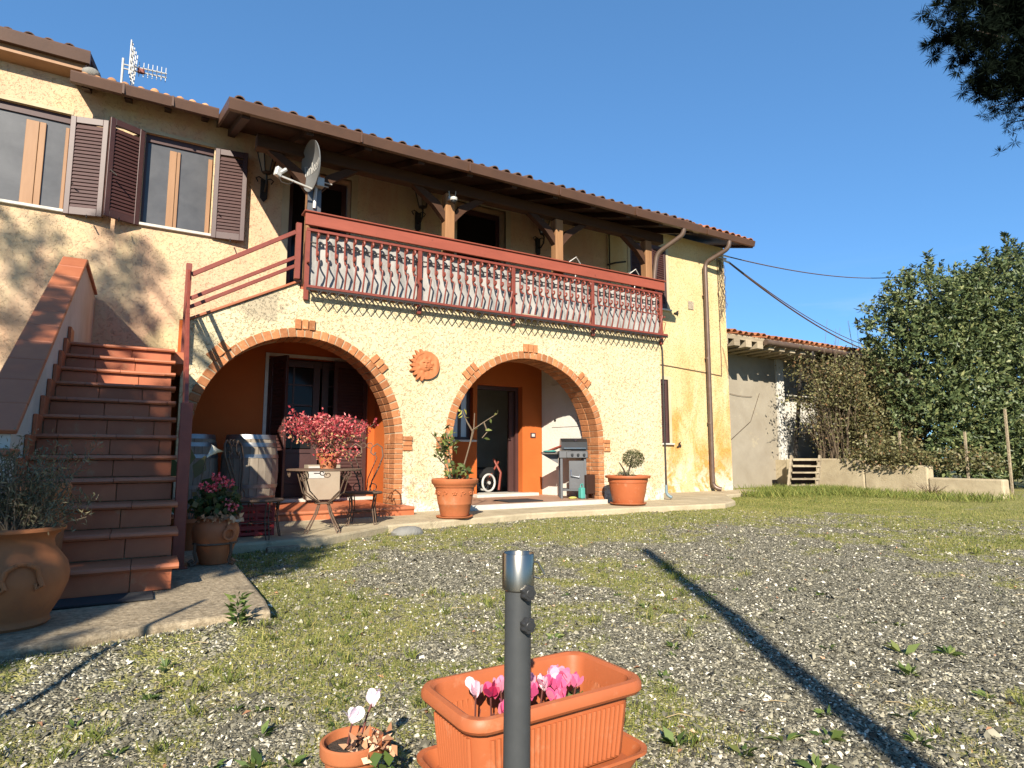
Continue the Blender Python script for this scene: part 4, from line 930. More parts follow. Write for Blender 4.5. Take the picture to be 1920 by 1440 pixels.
b = MB(); b.cbox(3.60, 3.72, 7.84, 7.90, 4.52, 4.58, .006); b.lathe([(.0,4.55),(.05,4.545),(.055,4.52),(.05,4.50)], (3.66,7.80,0), 14); b.build('housing', M_LIGHT, ac); MB().sphere((3.66,7.80,4.495), .042, 12, 8).build('lens', M_BBQ, ac, True)
b = MB(); b.tube([(3.62,7.86,4.56),(3.61,7.86,4.66)], .006, 5); b.tube([(3.71,7.86,4.56),(3.72,7.86,4.68)], .006, 5); b.build('aerial', M_LIGHT, ac)
# clay sun and moon plaque
sp_ = thing('sun_plaque', (3.26, 7.8, 2.04), 'round terracotta sun and moon face plaque on the wall between the arches', 'wall plaque')
M_CLAY = mat('orange_clay', (.62,.21,.075), (.55,.17,.055), 14, .75, 0, .4, 60, .003)
def relief(mb, fn, n=56, m=16, r=.2):
    vs = []; fs = []
    for i in range(m+1):
        for k in range(n): a = 2*math.pi*k/n; rr = r*i/m; vs.append((3.26+rr*math.cos(a), 7.79-fn(rr*math.cos(a), rr*math.sin(a)), 2.04+rr*math.sin(a)))
    for i in range(m):
        for k in range(n): fs.append((i*n+k, i*n+(k+1) % n, (i+1)*n+(k+1) % n, (i+1)*n+k))
    return mb.add(vs, fs)
g_ = lambda x, y, cx, cy, sx, sy: math.exp(-((x-cx)/sx)**2-((y-cy)/sy)**2)
def face(x, y):
    h = .028
    d = math.hypot(x+.015, y); h += .026*max(0, 1-(d/.088)**2)**.5 if d < .088 else 0       # the sun's round cheeks
    h -= .012*g_(x,y,-.045,.022,.018,.006)+.012*g_(x,y,.015,.022,.018,.006); h += .016*g_(x,y,-.015,-.002,.009,.022); h += .008*g_(x,y,-.015,-.036,.022,.006)-.012*g_(x,y,-.015,-.045,.024,.004)
    h += .010*g_(x,y,-.045,.036,.02,.005)+.010*g_(x,y,.015,.036,.02,.005)
    if d > .09: h += .007*math.sin(9*math.atan2(y,x+.015))*max(0, 1-(d-.09)/.06)
    h += .018*g_(x,y,.075,-.02,.016,.012)+.012*g_(x,y,.085,.02,.014,.02)+.014*g_(x,y,.075,-.048,.018,.006)+.016*g_(x,y,.15,.0,.03,.16)
    return h
b = relief(MB(), face, 64, 26, .195); b.lathe([(.195,0),(.195,.03)], (3.26,7.80,2.04), 64, axis=(0,-1,0)); b.build('disc', M_CLAY, sp_, True)
for k in range(9):
    a = math.radians(112+k*17.5); M = Matrix.Translation((3.26,7.79,2.04)) @ Matrix.Rotation(-a, 4, 'Y')
    q = [(.165,-.026),(.225,-.013),(.258 if k % 2 else .235, .006),(.215,.018),(.165,.026)]
    MB().prism(q, -.035, .005, 'y').xf(M).build('ray', M_CLAY, sp_)
# swallows
def swallow(x, z, r, lbl):
    mb = MB(); q = [(.0,.0),(.05,.045),(.10,.05),(.06,.02),(.075,-.02),(.05,-.05),(.035,-.02),(.0,-.015),(-.05,.0),(-.02,.015)]
    c, s_ = math.cos(r), math.sin(r); mb.prism([(x+p*c-t*s_, z+p*s_+t*c) for p, t in q], 9.15, 9.175, 'y'); mb.tube([(x,9.175,z),(x,9.195,z)], .006, 5); tag(mb.build('swallow_ornament', M_IRON), lbl, 'ornament', 'black swallows on the right wing wall')
swallow(9.50, 3.81, .1, 'black swallow ornament on the wall beside the right end of the balcony'); swallow(9.46, 1.0, .5, 'black swallow ornament low on the wall under the louvred window')
# TV antenna on the roof
an = thing('tv_antenna', (-.40, 11, 6.0), 'white television antenna on the roof of the left wing', 'antenna')
b = MB(); b.tube([(-.66,11,5.8),(-.66,11,7.1)], .018, 7); b.build('mast', M_LIGHT, an)
b = MB()
for z in (6.93,7.0): b.tube([(-.66,11,z),(-.05,11.0,z+.04)], .012, 6)
for k in range(8):
    x = -.50+k*.062; b.tube([(x,11,6.86+k*.006),(x,11,7.11+k*.004)], .007, 4)
    b.tube([(x,10.86,6.97),(x,11.14,6.97)], .006, 4)
b.build('boom', M_LIGHT, an)
b = MB()
for k in range(5): b.tube([(-.56+k*.012,10.8+k*.1,6.75),(-.56+k*.02,10.8+k*.1,7.33)], .011, 4)
for k in range(6): b.tube([(-.55,10.8,6.78+k*.105),(-.54,11.2,6.80+k*.105)], .008, 4)
b.build('reflector', M_LIGHT, an); b = MB(); b.cbox(-.46,-.36,10.97,11.03,6.93,7.0,.006); b.build('junction_box', M_RED, an)
# clothes airer on the balcony
ca = thing('clothes_airer', (6.8, 8.3, 2.945), 'white wire clothes airer standing on the balcony, only its wings showing', 'clothes airer')
b = MB()
for x0 in (5.95, 7.30):
    b.tube([(x0,8.25,4.02),(x0+.22,8.2,4.19),(x0+.42,8.25,4.02)], .011, 5); b.tube([(x0,8.75,4.02),(x0+.22,8.7,4.19),(x0+.42,8.75,4.02)], .011, 5)
    for k in range(4): b.tube([(x0+.06*k,8.25,4.02+.045*k),(x0+.06*k,8.75,4.02+.045*k)], .005, 4)
    b.tube([(x0+.1,8.3,2.95),(x0+.3,8.3,4.02)], .01, 5); b.tube([(x0+.3,8.7,2.95),(x0+.1,8.7,4.02)], .01, 5)
b.tube([(5.95,8.25,4.02),(7.72,8.25,4.02)], .01, 5); b.tube([(5.95,8.75,4.02),(7.72,8.75,4.02)], .01, 5); b.build('frame', M_LIGHT, ca)

# ================================================================== POTS AND PLANTS BY THE STAIR
def turned(name, prof, c, m, parent, n=36, **k): return MB().lathe(prof, c, n, **k).build(name, m, parent, 50)
urn = thing('terracotta_urn', (-.455,3.44,.08), 'big old terracotta urn of dry lavender standing at the foot of the stair', 'urn')
c = (-.455,3.44,.08); turned('body', [(0,.0),(.135,.0),(.145,.012),(.140,.03),(.143,.04),(.175,.10),(.200,.17),(.203,.21),(.192,.255),(.165,.295),(.142,.325),(.136,.355),(.142,.375),(.168,.392),(.178,.400),(.178,.410),(.165,.416),(.145,.412),(.130,.395),(.128,.36)], c, M_TERRADARK, urn)
for a0 in (-1.30, -2.75):
    b = MB(); pts = []
    for k in range(13):
        t = k/12; u = (t-.5)*2; r = .190+.016; aa = a0+u*.30; z = .245+.032*(1-u*u)-(.03 if abs(u) > .95 else 0)
        rr = (.170 if z > .27 else .185)+.022; pts.append((c[0]+rr*math.cos(aa), c[1]+rr*math.sin(aa), c[2]+z))
    b.tube(pts, .010, 8)
    for e in (pts[0], pts[-1]): b.tube([Vector(e)+V(0,0,-.0), Vector(e)+V(.012,-.004,-.03), Vector(e)+V(-.006,-.002,-.042), Vector(e)+V(-.012,0,-.022)], .011, 7)
    b.build('handle', M_TERRADARK, urn, True)
MB().lathe([(.0001,.385),(.132,.38)], c, 24).build('soil', M_SOIL, urn)
rs = random.Random(3); b = MB(); P = []
for lean, n_, h in (((-.10,.0,0),16,.40),((.09,-.02,0),18,.36),((.10,0,-.02),14,.26),((-.02,.05,0),14,.30),((.13,-.05,-.08),9,.22),((-.12,-.03,.02),12,.34)):
    for pts in twigs(b, (c[0]+lean[0]*.3, c[1], c[2]+.385), n_, h, .16, .0032, 6, lean, .28, rs):
        for q in pts[2:]: P.append(q)
b.build('stem', M_TWIG, urn)
P = np.array([tuple(p) for p in P]); P = np.repeat(P, 9, 0)+RNG.normal(size=(len(P)*9,3))*.022
leaves('foliage', P, rdir(len(P), (0,0,.9)), RNG.uniform(.018,.034,len(P)), .006, M_LAV, urn, kind='stuff')
up_ = thing('terracotta_pot', (-.40,4.02,.08), 'tall terracotta pot half hidden behind the lavender urn against the parapet', 'pot')
c2 = (-.46,4.07,.08); turned('body', [(0,0),(.095,0),(.10,.02),(.12,.30),(.122,.48),(.138,.52),(.142,.56),(.13,.58),(.115,.57),(.11,.50)], c2, M_TERRADARK, up_); MB().lathe([(.0001,.52),(.112,.52)], c2, 20).build('soil', M_SOIL, up_)
# geranium jar in its iron stand
gj = thing('geranium_jar', (.45,4.66,.08), 'terracotta jar of pink geraniums held in a scrolled iron stand on the slab', 'potted plant')
c = (.45,4.68,.085); turned('jar', [(0,0),(.088,0),(.092,.01),(.118,.10),(.142,.17),(.148,.215),(.138,.255),(.118,.278),(.112,.288),(.122,.296),(.122,.305),(.105,.308),(.098,.295)], c, M_TERRA, gj)
b = MB()
for a in (-1.15,):
    ctr = Vector((c[0]+.150*math.cos(a), c[1]+.150*math.sin(a), c[2]+.20)); tx = V(-math.sin(a), math.cos(a), 0)
    b.tube([ctr+tx*.036*math.cos(t)+V(0,0,.036*math.sin(t))+V(math.cos(a),math.sin(a),0)*.012 for t in np.linspace(0,2*math.pi,20,endpoint=False)], .010, 8, closed=True); b.sphere(ctr+V(0,0,.045), .018, 8, 6)
b.build('ring_handle', M_TERRA, gj, True)
b = MB(); b.tube([(c[0]+.135*math.cos(t), c[1]+.135*math.sin(t), c[2]+.135) for t in np.linspace(0,2*math.pi,28,endpoint=False)], .007, 5, closed=True); b.build('stand_ring', M_RUST, gj)
for a in (-.9, -2.7, 1.2):
    d = V(math.cos(a), math.sin(a), 0); b = MB(); o = Vector(c)
    b.tube([o+d*.137+V(0,0,.145), o+d*.142+V(0,0,.08), o+d*.125+V(0,0,.025), o+d*.135+V(0,0,.008), o+d*.165+V(0,0,.006), o+d*.175+V(0,0,.025), o+d*.158+V(0,0,.036), o+d*.148+V(0,0,.024)], .010, 6); b.build('stand_leg', M_RUST, gj)
P, d = in_ellipsoid(420, (.44,4.68,.47), (.16,.15,.13)); leaves('foliage', P, rdir(420,(0,0,.4)), RNG.uniform(.03,.055,420), .045, M_GERLEAF, gj, kind='stuff')
P, d = in_ellipsoid(120, (.47,4.60,.385), (.14,.08,.03)); leaves('dry_leaf', P, rdir(120,(0,0,-.5)), RNG.uniform(.03,.05,120), .03, M_DRYLEAF, gj, kind='stuff')
b = MB()
for x, y, z in ((.36,4.62,.60),(.405,4.62,.585),(.445,4.63,.60),(.475,4.66,.635),(.515,4.64,.615),(.50,4.58,.49),(.535,4.57,.46),(.43,4.66,.66)):
    b.tube([(c[0]+(x-c[0])*.2,c[1]-.02,.42),(x,y,z-.01)], .003, 4)
    P, d = in_ellipsoid(34, (x,y,z), (.026,.026,.02), .5); leaves('flower_head', P, d+rdir(34)*.4, .02, .019, M_PINK, gj)
b.build('stem', M_TWIG, gj)
# calla lily behind the newel post
cl = thing('calla_lily', (.34,5.5,.062), 'white calla lily with dark leaves in a pot behind the red newel post', 'potted plant')
turned('pot', [(0,0),(.10,0),(.14,.22),(.155,.23),(.155,.26),(.13,.25)], (.34,5.5,.062), M_TERRA, cl, 24)
b = MB(); b.tube([(.36,5.5,.3),(.40,5.48,.6),(.43,5.46,.80)], .006, 5)
for (x, y, z) in ((.25,5.45,.62),(.30,5.55,.75),(.38,5.55,.55),(.22,5.5,.48),(.46,5.45,.45)): b.tube([(.34,5.5,.28),((.34+x)/2,y,z*.7),(x,y,z)], .005, 4)
b.build('stem', M_WEED if False else M_TWIG, cl)
L_ = np.array([(.25,5.45,.60),(.30,5.55,.70),(.38,5.55,.52),(.22,5.5,.45),(.46,5.45,.42),(.36,5.6,.62),(.28,5.4,.40)]); Dl_ = [(-.3,-.2,.9),(0,-.2,1),(.5,-.3,.4),(-.6,-.2,.3),(.7,-.4,-.1),(.3,0,.8),(-.4,-.5,.2)]
for p_, d_ in zip(L_, Dl_): leaves('leaf', p_[None], np.array([d_]), .20, .11, M_GERLEAF, cl, .15, (0,-1,.3))
fl_ = MB(); pr = [(.006,0),(.014,.03),(.032,.07),(.05,.095)]; fl_.lathe(pr, (0,0,0), 18)
fl_.v = [(x*(1+.5*max(0,z-.06)*10*(x > 0)), y, z+.02*(x > 0)*(x/.05)) for x, y, z in fl_.v]; fl_.xf(Matrix.Translation((.43,5.46,.79)) @ Matrix.Rotation(.75, 4, 'Y')); fl_.build('flower', glassy('calla_white', (.80,.76,.62), .5, .3), cl, True, False)
rb = thing('red_crate', (.95,6.33,.062), 'dark red plastic crate on the path behind the iron chair', 'crate')
b = MB(); x0,x1,y0,y1,z0,z1 = .78,1.09,6.2,6.5,.062,.34
for k in range(5):
    z = z0+k*.058
    for (xa,xb,ya,yb) in ((x0,x1,y0,y0+.012),(x0,x1,y1-.012,y1),(x0,x0+.012,y0+.012,y1-.012),(x1-.012,x1,y0+.012,y1-.012)): b.box(xa,xb,ya,yb,z,z+.036)
b.build('slat_sides', M_REDPLASTIC, rb); b = MB()
for x in (x0,x1-.02,(x0+x1)/2-.01):
    for y in (y0-.003,y1-.017): b.box(x-.003,x+.023,y,y+.02,z0,z1)
b.box(x0,x1,y0,y1,z0+.001,z0+.01); b.build('crate_frame', M_REDPLASTIC, rb)
# wine barrels
def barrel(x, y, lbl):
    t = thing('wine_barrel', (x,y,.165), lbl, 'barrel', 'wine barrels under the left arch')
    pr = [(.285,0),(.31,.12),(.335,.30),(.342,.45),(.335,.60),(.31,.78),(.285,.90)]; n = 22
    for k in range(n):
        a0, a1 = 2*math.pi*k/n+.008, 2*math.pi*(k+1)/n-.008; mb = MB(); vs = []; off = random.uniform(-.003,.003)
        for r, z in pr:
            r += off
            for q, a in ((r,a0),(r,a1),(r-.03,a1),(r-.03,a0)): vs.append((x+q*math.cos(a), y+q*math.sin(a), .165+z))
        fs = [(i*4+j, i*4+(j+1) % 4, (i+1)*4+(j+1) % 4, (i+1)*4+j) for i in range(6) for j in range(4)]+[(0,1,2,3),(27,26,25,24)]
        mb.add(vs, fs).build('stave', M_OAK, t)
    ri = lambda z: np.interp(z, [p[1] for p in pr], [p[0] for p in pr])+.006
    for z0, z1 in ((.0,.055),(.10,.145),(.24,.285),(.61,.655),(.75,.80),(.845,.90)):
        MB().lathe([(ri(z0)-.012,z0),(ri(z0),z0),(ri(z1),z1),(ri(z1)-.012,z1)], (x,y,.165), 44).build('hoop', M_HOOP, t, True)
    MB().lathe([(.0001,.875),(.262,.875)], (x,y,.165), 24).build('head', M_OAK, t)
barrel(.47, 8.62, 'grey oak wine barrel in the shade behind the newel post'); barrel(1.17, 8.50, 'grey oak wine barrel in the sun, striped by railing shadows')
# pale carton in front of the glazed door
bx = thing('carton', (2.12,8.72,.206), 'beige carton standing on the sill in front of the glazed door', 'box')
b = MB(); b.cbox(1.92,2.36,8.62,8.86,.207,.68,.004); b.build('box_body', M_CARD, bx); b = MB(); b.box(1.93,2.14,8.614,8.619,.50,.66); b.build('paper_label', M_LIGHT, bx)
b = MB()
for z in (.60,.56): b.box(2.0,2.09,8.611,8.613,z,z+.012)
b.build('printed_bar', M_IRON, bx)

# ================================================================== BISTRO SET
tb = thing('bistro_table', (1.55,6.22,0), 'round wrought iron bistro table carrying the red-leaved plant', 'table')
tc_ = Vector((1.55,6.22,0)); b = MB(); b.lathe([(.0001,.655),(.345,.655),(.36,.66),(.36,.672),(.345,.676),(.0001,.676)], tc_, 36); b.build('tabletop', M_RUST, tb)
for k in range(4):
    a = .5+k*math.pi/2; d = V(math.cos(a), math.sin(a), 0); b = MB()
    for s in (-1,1):
        w = V(-d.y, d.x, 0)*.022*s
        b.tube([tc_+d*.32+w+V(0,0,.65), tc_+d*.24+w*1.4+V(0,0,.45), tc_+d*.06+w*.5+V(0,0,.34), tc_+d*.10+w*.6+V(0,0,.24), tc_+d*.24+w+V(0,0,.03), tc_+d*.26+w*.3], .0065, 5)
    b.tube([tc_+d*.30+V(0,0,.60)]+[tc_+d*(.30-.035+.035*math.cos(t))+V(0,0,.60-.04*math.sin(t)) for t in np.linspace(0,4.5,10)], .0055, 5); b.build('leg', M_RUST, tb)
for k in range(10):
    a = 2*math.pi*k/10; d = V(math.cos(a), math.sin(a), 0); w = V(-d.y, d.x, 0); b = MB()
    b.tube([tc_+d*.345+w*(.05-.035*math.cos(t)*(1-t/9))+V(0,0,.625-.03*math.sin(t)*(1-t/9)) for t in np.linspace(0,7,16)], .005, 4); b.build('apron_scroll', M_RUST, tb)
b = MB(); b.tube([tc_+V(.085*math.cos(t),.085*math.sin(t),.34) for t in np.linspace(0,6.283,20,endpoint=False)], .006, 5, closed=True); b.build('collar', M_RUST, tb)
def chair(loc, rot, lbl, grp='wrought iron chairs at the bistro table'):
    """garden chair facing +x, back at -x"""
    t = thing('iron_chair', loc, lbl, 'chair', grp); M = Matrix.Translation(loc) @ Matrix.Rotation(rot, 4, 'Z'); hs = .40
    P = lambda q: M @ Vector(q)
    b = MB(); b.lathe([(.0001,hs-.012),(.20,hs-.012),(.212,hs),(.20,hs+.012),(.0001,hs+.012)], (0,0,0), 28); b.xf(M); b.build('seat', M_RUST, t)
    for k, a in enumerate((.8,2.4,-.8,-2.4)):
        d = V(math.cos(a), math.sin(a), 0); b = MB()
        for s in (-1,1):
            w = V(-d.y,d.x,0)*.016*s; b.tube([P(d*.185+w+V(0,0,hs-.01)), P(d*.165+w+V(0,0,.25)), P(d*.20+w+V(0,0,.08)), P(d*.215+V(0,0,0))], .006, 5)
        b.tube([P(d*.17+V(0,0,.37)+V(-d.y,d.x,0)*.03*math.sin(u)*(1-u/8)+V(0,0,-.03*(1-math.cos(u)))) for u in np.linspace(0,6,12)], .0045, 4); b.build('leg', M_RUST, t)
    b = MB(); b.tube([P((.09*math.cos(u),.09*math.sin(u),.20)) for u in np.linspace(0,6.283,18,endpoint=False)], .005, 4, closed=True)
    for a in (.8,2.4,-.8,-2.4): b.tube([P((.09*math.cos(a),.09*math.sin(a),.20)),P((.175*math.cos(a),.175*math.sin(a),.20))], .005, 4)
    b.build('stretcher', M_RUST, t)
    for s in (-1,1):
        b = MB(); B = lambda y, z: P((-.185-.16*max(0,z-hs), s*y, z))
        b.tube([B(.05,hs),B(.075,hs+.12),B(.15,hs+.28),B(.19,hs+.40),B(.175,hs+.50),B(.12,hs+.54),B(.06,hs+.50),B(.05,hs+.44),B(.085,hs+.41),B(.11,hs+.44)], .009, 5)
        b.tube([B(.02,hs),B(.03,hs+.15),B(.09,hs+.30),B(.12,hs+.38),B(.09,hs+.44)], .006, 5)
        b.tube([B(.09+.038*math.cos(u),hs+.05+.038*math.sin(u)) for u in np.linspace(-1.5,4.2,14)], .006, 5); b.tube([B(.035+.03*math.cos(u),hs+.52+.03*math.sin(u)) for u in np.linspace(0,5,12)], .005, 4)
        b.build('back_scroll', M_RUST, t)
    return t
chair((2.10,6.72,0), math.radians(-112), 'iron garden chair right of the red-leaved plant, by the brick jamb'); chair((.93,6.05,.0), math.radians(-30), 'iron garden chair left of the table, in front of the barrels')
rp_ = thing('red_shrub', (1.55,6.22,.676), 'potted succulent shrub with red leaves on the iron table', 'potted plant')
turned('pot', [(0,0),(.075,0),(.10,.12),(.118,.125),(.118,.15),(.10,.15)], (1.58,6.22,.676), M_TERRA, rp_, 24)
b = MB(); rs = random.Random(11); tw_ = twigs(b, (1.57,6.22,.80), 46, .36, .46, .0045, 5, (-.02,0,0), .22, rs); b.build('stem', M_TWIG, rp_)
P = []; T = []
for pts in tw_:
    for q, w in zip(pts[2:], (3,6,12,16)):
        for k in range(w): P.append(np.array(q)+RNG.normal(size=3)*.022); T.append(min(.74,RNG.random()*.8) if w > 5 else .6+RNG.random()*.4)
e, d = in_ellipsoid(850, (1.55,6.22,1.05), (.45,.40,.17), .5); P += list(e); T += list(np.where(e[:,2] > 1.0, RNG.random(850)*.78, .55+RNG.random(850)*.45))
e, d = in_ellipsoid(220, (1.62,6.05,.83), (.24,.12,.10)); P += list(e); T += list(.3+RNG.random(220)*.7)
P = np.array(P); leaves('foliage', P, rdir(len(P),(0,0,.5)), RNG.uniform(.022,.042,len(P)), RNG.uniform(.014,.024,len(P)), M_REDLEAF, rp_, t=np.array(T), kind='stuff')
sb = MB(); sb.cbox(.93,1.20,5.55,5.63,-.02,.035,.008); tag(sb.build('stone_block', M_CONC), 'pale stone block lying in the shaded grass before the left chair', 'stone')
sb = MB(); sb.sphere((2.42,6.2,.0), .14, 10, 7, (1.3,.9,.5)); sb.v = [(x+random.uniform(-.012,.012), y, z+random.uniform(-.01,.01)) for x, y, z in sb.v]; tag(sb.build('field_stone', M_STONE, smooth=True), 'rounded grey stone in the grass beside the right chair', 'stone')

# ================================================================== POTS ALONG THE WALL
ct = thing('citrus_pot', (3.26,6.82,.062), 'straggly citrus tree in an ornamented terracotta pot between the arches', 'potted plant')
c = (3.26,6.82,.062); turned('pot', [(0,.025),(.165,.025),(.172,.04),(.20,.16),(.205,.165),(.205,.175),(.222,.28),(.238,.365),(.252,.37),(.255,.385),(.268,.40),(.283,.42),(.285,.455),(.27,.468),(.248,.46),(.235,.42)], c, M_TERRA, ct, 44)
turned('saucer', [(0,0),(.20,0),(.225,.018),(.225,.026),(.205,.02),(0,.018)], c, M_TERRA, ct); MB().lathe([(.0001,.42),(.24,.42)], c, 24).build('soil', M_SOIL, ct)
for k in range(7):
    a = math.radians(-200+k*28); rr = .226; M = Matrix.Translation((c[0]+rr*math.cos(a), c[1]+rr*math.sin(a), c[2]+.295)) @ Matrix.Rotation(a+math.pi/2, 4, 'Z')
    mb = MB()
    if k % 2: 
        for (x, z) in ((-.02,.012),(.0,.02),(.02,.012),(-.01,-.006),(.012,-.006)): mb.sphere((x,0,z), .012, 7, 5)
    else: mb.tube([(-.035,0,-.02),(-.03,-.002,.02),(0,-.004,.03),(.02,-.003,.01),(.005,-.002,-.005)], .007, 6)
    mb.xf(M).build('relief_ornament', M_TERRA, ct, True)
b = MB(); br_ = [[(3.30,6.82,.48),(3.38,6.80,.72),(3.44,6.78,.95),(3.47,6.77,1.12),(3.62,6.76,1.22),(3.80,6.74,1.33)],[(3.44,6.78,.95),(3.49,6.78,1.12),(3.50,6.78,1.33)],[(3.47,6.77,1.10),(3.40,6.79,1.22),(3.34,6.80,1.36)],[(3.24,6.84,.48),(3.15,6.85,.80),(3.03,6.86,1.0),(2.95,6.85,1.08)],[(3.22,6.80,.48),(3.10,6.78,.70),(2.98,6.76,.80)],[(3.26,6.82,.48),(3.18,6.83,.85),(3.14,6.82,1.12)],[(3.28,6.80,.48),(3.33,6.76,.62),(3.40,6.72,.66)],[(3.62,6.76,1.22),(3.66,6.74,1.10),(3.58,6.73,1.02)]]
for pts in br_: b.tube(pts, .011, 5, True, .005)
b.build('stem', M_TWIG, ct)
e, d = in_ellipsoid(120, (3.13,6.83,.92), (.13,.12,.24)); e2, d = in_ellipsoid(70, (3.26,6.78,.60), (.19,.12,.11)); e3 = np.array([(3.33,6.8,1.36),(3.36,6.8,1.38),(3.34,6.78,1.30),(3.30,6.8,1.37),(3.80,6.74,1.33),(3.76,6.74,1.32),(3.70,6.75,1.27),(3.0,6.76,.80),(3.6,6.73,1.02),(3.63,6.75,1.12),(3.36,6.79,1.27),(2.98,6.76,.78),(3.03,6.86,1.02),(3.55,6.78,1.15)])
t_ = np.concatenate([RNG.random(190)*.85, [1,.97,.95,.98,.6,.7,.6,.3,.5,.7,.9,.3,.4,.5]]); P = np.concatenate([e,e2,e3]); leaves('leaf', P, rdir(len(P),(0,-.2,.3)), RNG.uniform(.06,.10,len(P)), RNG.uniform(.03,.05,len(P)), M_LEMON, ct, t=t_, kind='stuff')
jp = thing('juniper_pot', (6.36,7.22,.07), 'small clipped juniper in a smooth orange pot beside the right arch', 'potted plant')
c = (6.36,7.22,.07); turned('pot', [(0,.025),(.225,.025),(.232,.04),(.27,.22),(.288,.33),(.298,.335),(.298,.345),(.305,.395),(.338,.40),(.345,.42),(.342,.435),(.32,.438),(.295,.42),(.28,.36)], c, M_PLASTIC, jp, 44); turned('saucer', [(0,0),(.24,0),(.275,.022),(.275,.03),(.25,.024),(0,.022)], c, M_TERRA, jp); MB().lathe([(.0001,.39),(.29,.39)], c, 24).build('soil', M_SOIL, jp)
b = MB()
for pts in ([(6.36,7.22,.45),(6.38,7.21,.60),(6.46,7.20,.70)],[(6.36,7.22,.45),(6.28,7.22,.60),(6.20,7.22,.70)],[(6.38,7.21,.58),(6.42,7.2,.72),(6.44,7.2,.8)]): b.tube(pts, .016, 6, True, .008)
b.build('stem', M_BARK, jp); e, d = in_ellipsoid(1500, (6.46,7.20,.76), (.16,.16,.13)); e2, d2 = in_ellipsoid(220, (6.30,7.2,.52), (.13,.1,.06)); e3, d3 = in_ellipsoid(90, (6.22,7.22,.50), (.08,.06,.05)); P = np.concatenate([e,e2,e3]); leaves('foliage', P, np.concatenate([d,d2,d3])+rdir(len(P))*.8, .035, .008, M_JUN, jp, kind='stuff')

# ================================================================== UNDER THE RIGHT ARCH
bq = thing('gas_barbecue', (5.95,8.35,.125), 'black and grey gas barbecue on legs under the right arch', 'barbecue')
BU = Vector((.857,-.515,0)); BV = Vector((.515,.857,0)); BMx = Matrix(((BU.x,BV.x,0,5.74),(BU.y,BV.y,0,8.12),(0,0,1,.125),(0,0,0,1)))
for x in (.02,.40):
    for y in (.02,.36): MB().cbox(x-.02,x+.02,y-.02,y+.02,0,.64,.003,BMx).build('leg', M_BBQGREY, bq)
MB().cbox(.04,.38,.0,.36,.12,.15,.004,BMx).build('lower_shelf', M_BBQGREY, bq); MB().cbox(.14,.42,.005,.03,.15,.60,.004,BMx).build('cabinet_door', M_BBQGREY, bq)
b = MB(); b.tube([(.17,-.02,.46),(.17,-.03,.36),(.30,-.03,.34),(.31,-.02,.38)], .008, 6).xf(BMx); b.build('door_handle', M_CHROME, bq)
MB().cbox(-.02,.44,-.02,.40,.64,.76,.01,BMx).build('firebox', M_BBQGREY, bq); MB().cbox(.10,.44,-.045,-.018,.645,.745,.006,BMx).build('control_panel', M_BBQGREY, bq)
for k in range(3): MB().lathe([(0,.03),(.020,.03),(.024,0)], (0,0,0), 14).xf(BMx @ Matrix.Translation((.19+k*.095,-.045,.695)) @ Matrix.Rotation(math.pi/2,4,'X')).build('knob', M_BBQ, bq, True)
b = MB(); q = [(-.03+.0,.765),(-.03,.80),(.02,.90),(.10,.955),(.24,.965),(.34,.93),(.40,.84),(.40,.765)]; b.prism(q, .02, .44, 'x').xf(BMx); b.build('lid', M_BBQ, bq); MB().cbox(.05,.41,-.065,-.04,.79,.81,.004,BMx).build('lid_handle', M_CHROME, bq); b = MB(); b.lathe([(0,.012),(.022,.012),(.026,0)], (0,0,0), 14).xf(BMx @ Matrix.Translation((.25,.04,.925)) @ Matrix.Rotation(.9,4,'X')); b.build('gauge', M_CHROME, bq)
MB().cbox(-.30,-.022,.0,.36,.715,.735,.004,BMx).build('side_shelf', M_BBQ, bq); b = MB(); b.prism([(-.30,.71),(-.02,.71),(-.02,.55)], .16, .19, 'y').xf(BMx); b.build('shelf_bracket', M_BBQGREY, bq)
b = MB(); b.tube([(-.22,.08,.745),(-.08,.10,.80),(.06,.05,.85)], .016, 6); b.tube([(-.2,.12,.745),(-.05,.14,.79),(.05,.10,.84)], .012, 6); tag(b.xf(BMx).build('barbecue_tongs', M_RED), 'red-handled tongs lying across the side shelf of the barbecue', 'tongs')
b = MB(); b.sphere((-.16,.12,.75), .06, 9, 6, (2.0,1.2,.35)); tag(b.xf(BMx).build('teal_cloth', M_TEAL, smooth=True), 'teal cloth crumpled on the side shelf of the barbecue', 'cloth')
wc = thing('jerrycan', (6.02,7.93,.125), 'small teal plastic can standing before the barbecue', 'can'); b = MB(); b.cbox(5.98,6.06,7.88,7.98,.126,.30,.015); b.build('body', M_TEAL, wc); b = MB(); b.tube([(5.99,7.93,.30),(6.0,7.93,.35),(6.04,7.93,.36),(6.05,7.93,.30)], .009, 6); b.build('handle', M_TEAL, wc)
yb = MB(); yb.sphere((5.88,7.98,.14), .05, 9, 6, (1.6,1,.5)); tag(yb.build('yellow_cloth', mat('yellow_cloth', (.62,.52,.14)), smooth=True), 'yellow cloth on the porch floor by the teal can', 'cloth')
wb = thing('wooden_box', (6.14,7.98,.125), 'dark reddish wooden box on the floor against the brick jamb', 'box'); b = MB(); b.cbox(6.07,6.24,7.86,8.06,.20,.50,.006); b.build('body', M_DARKWOOD, wb); b = MB(); [b.box(x,x+.025,y,y+.025,.126,.2) for x in (6.08,6.205) for y in (7.87,8.025)]; b.build('foot', M_DARKWOOD, wb)
dm = MB(); dm.cbox(4.60,5.20,7.80,8.25,.127,.142,.004); tag(dm.build('doormat', M_BLACK), 'thin dark doormat on the porch floor before the open door', 'doormat')
sr = thing('stroller', (5.2,9.62,.17), 'folded red and black stroller with pale wheels inside the open door', 'stroller')
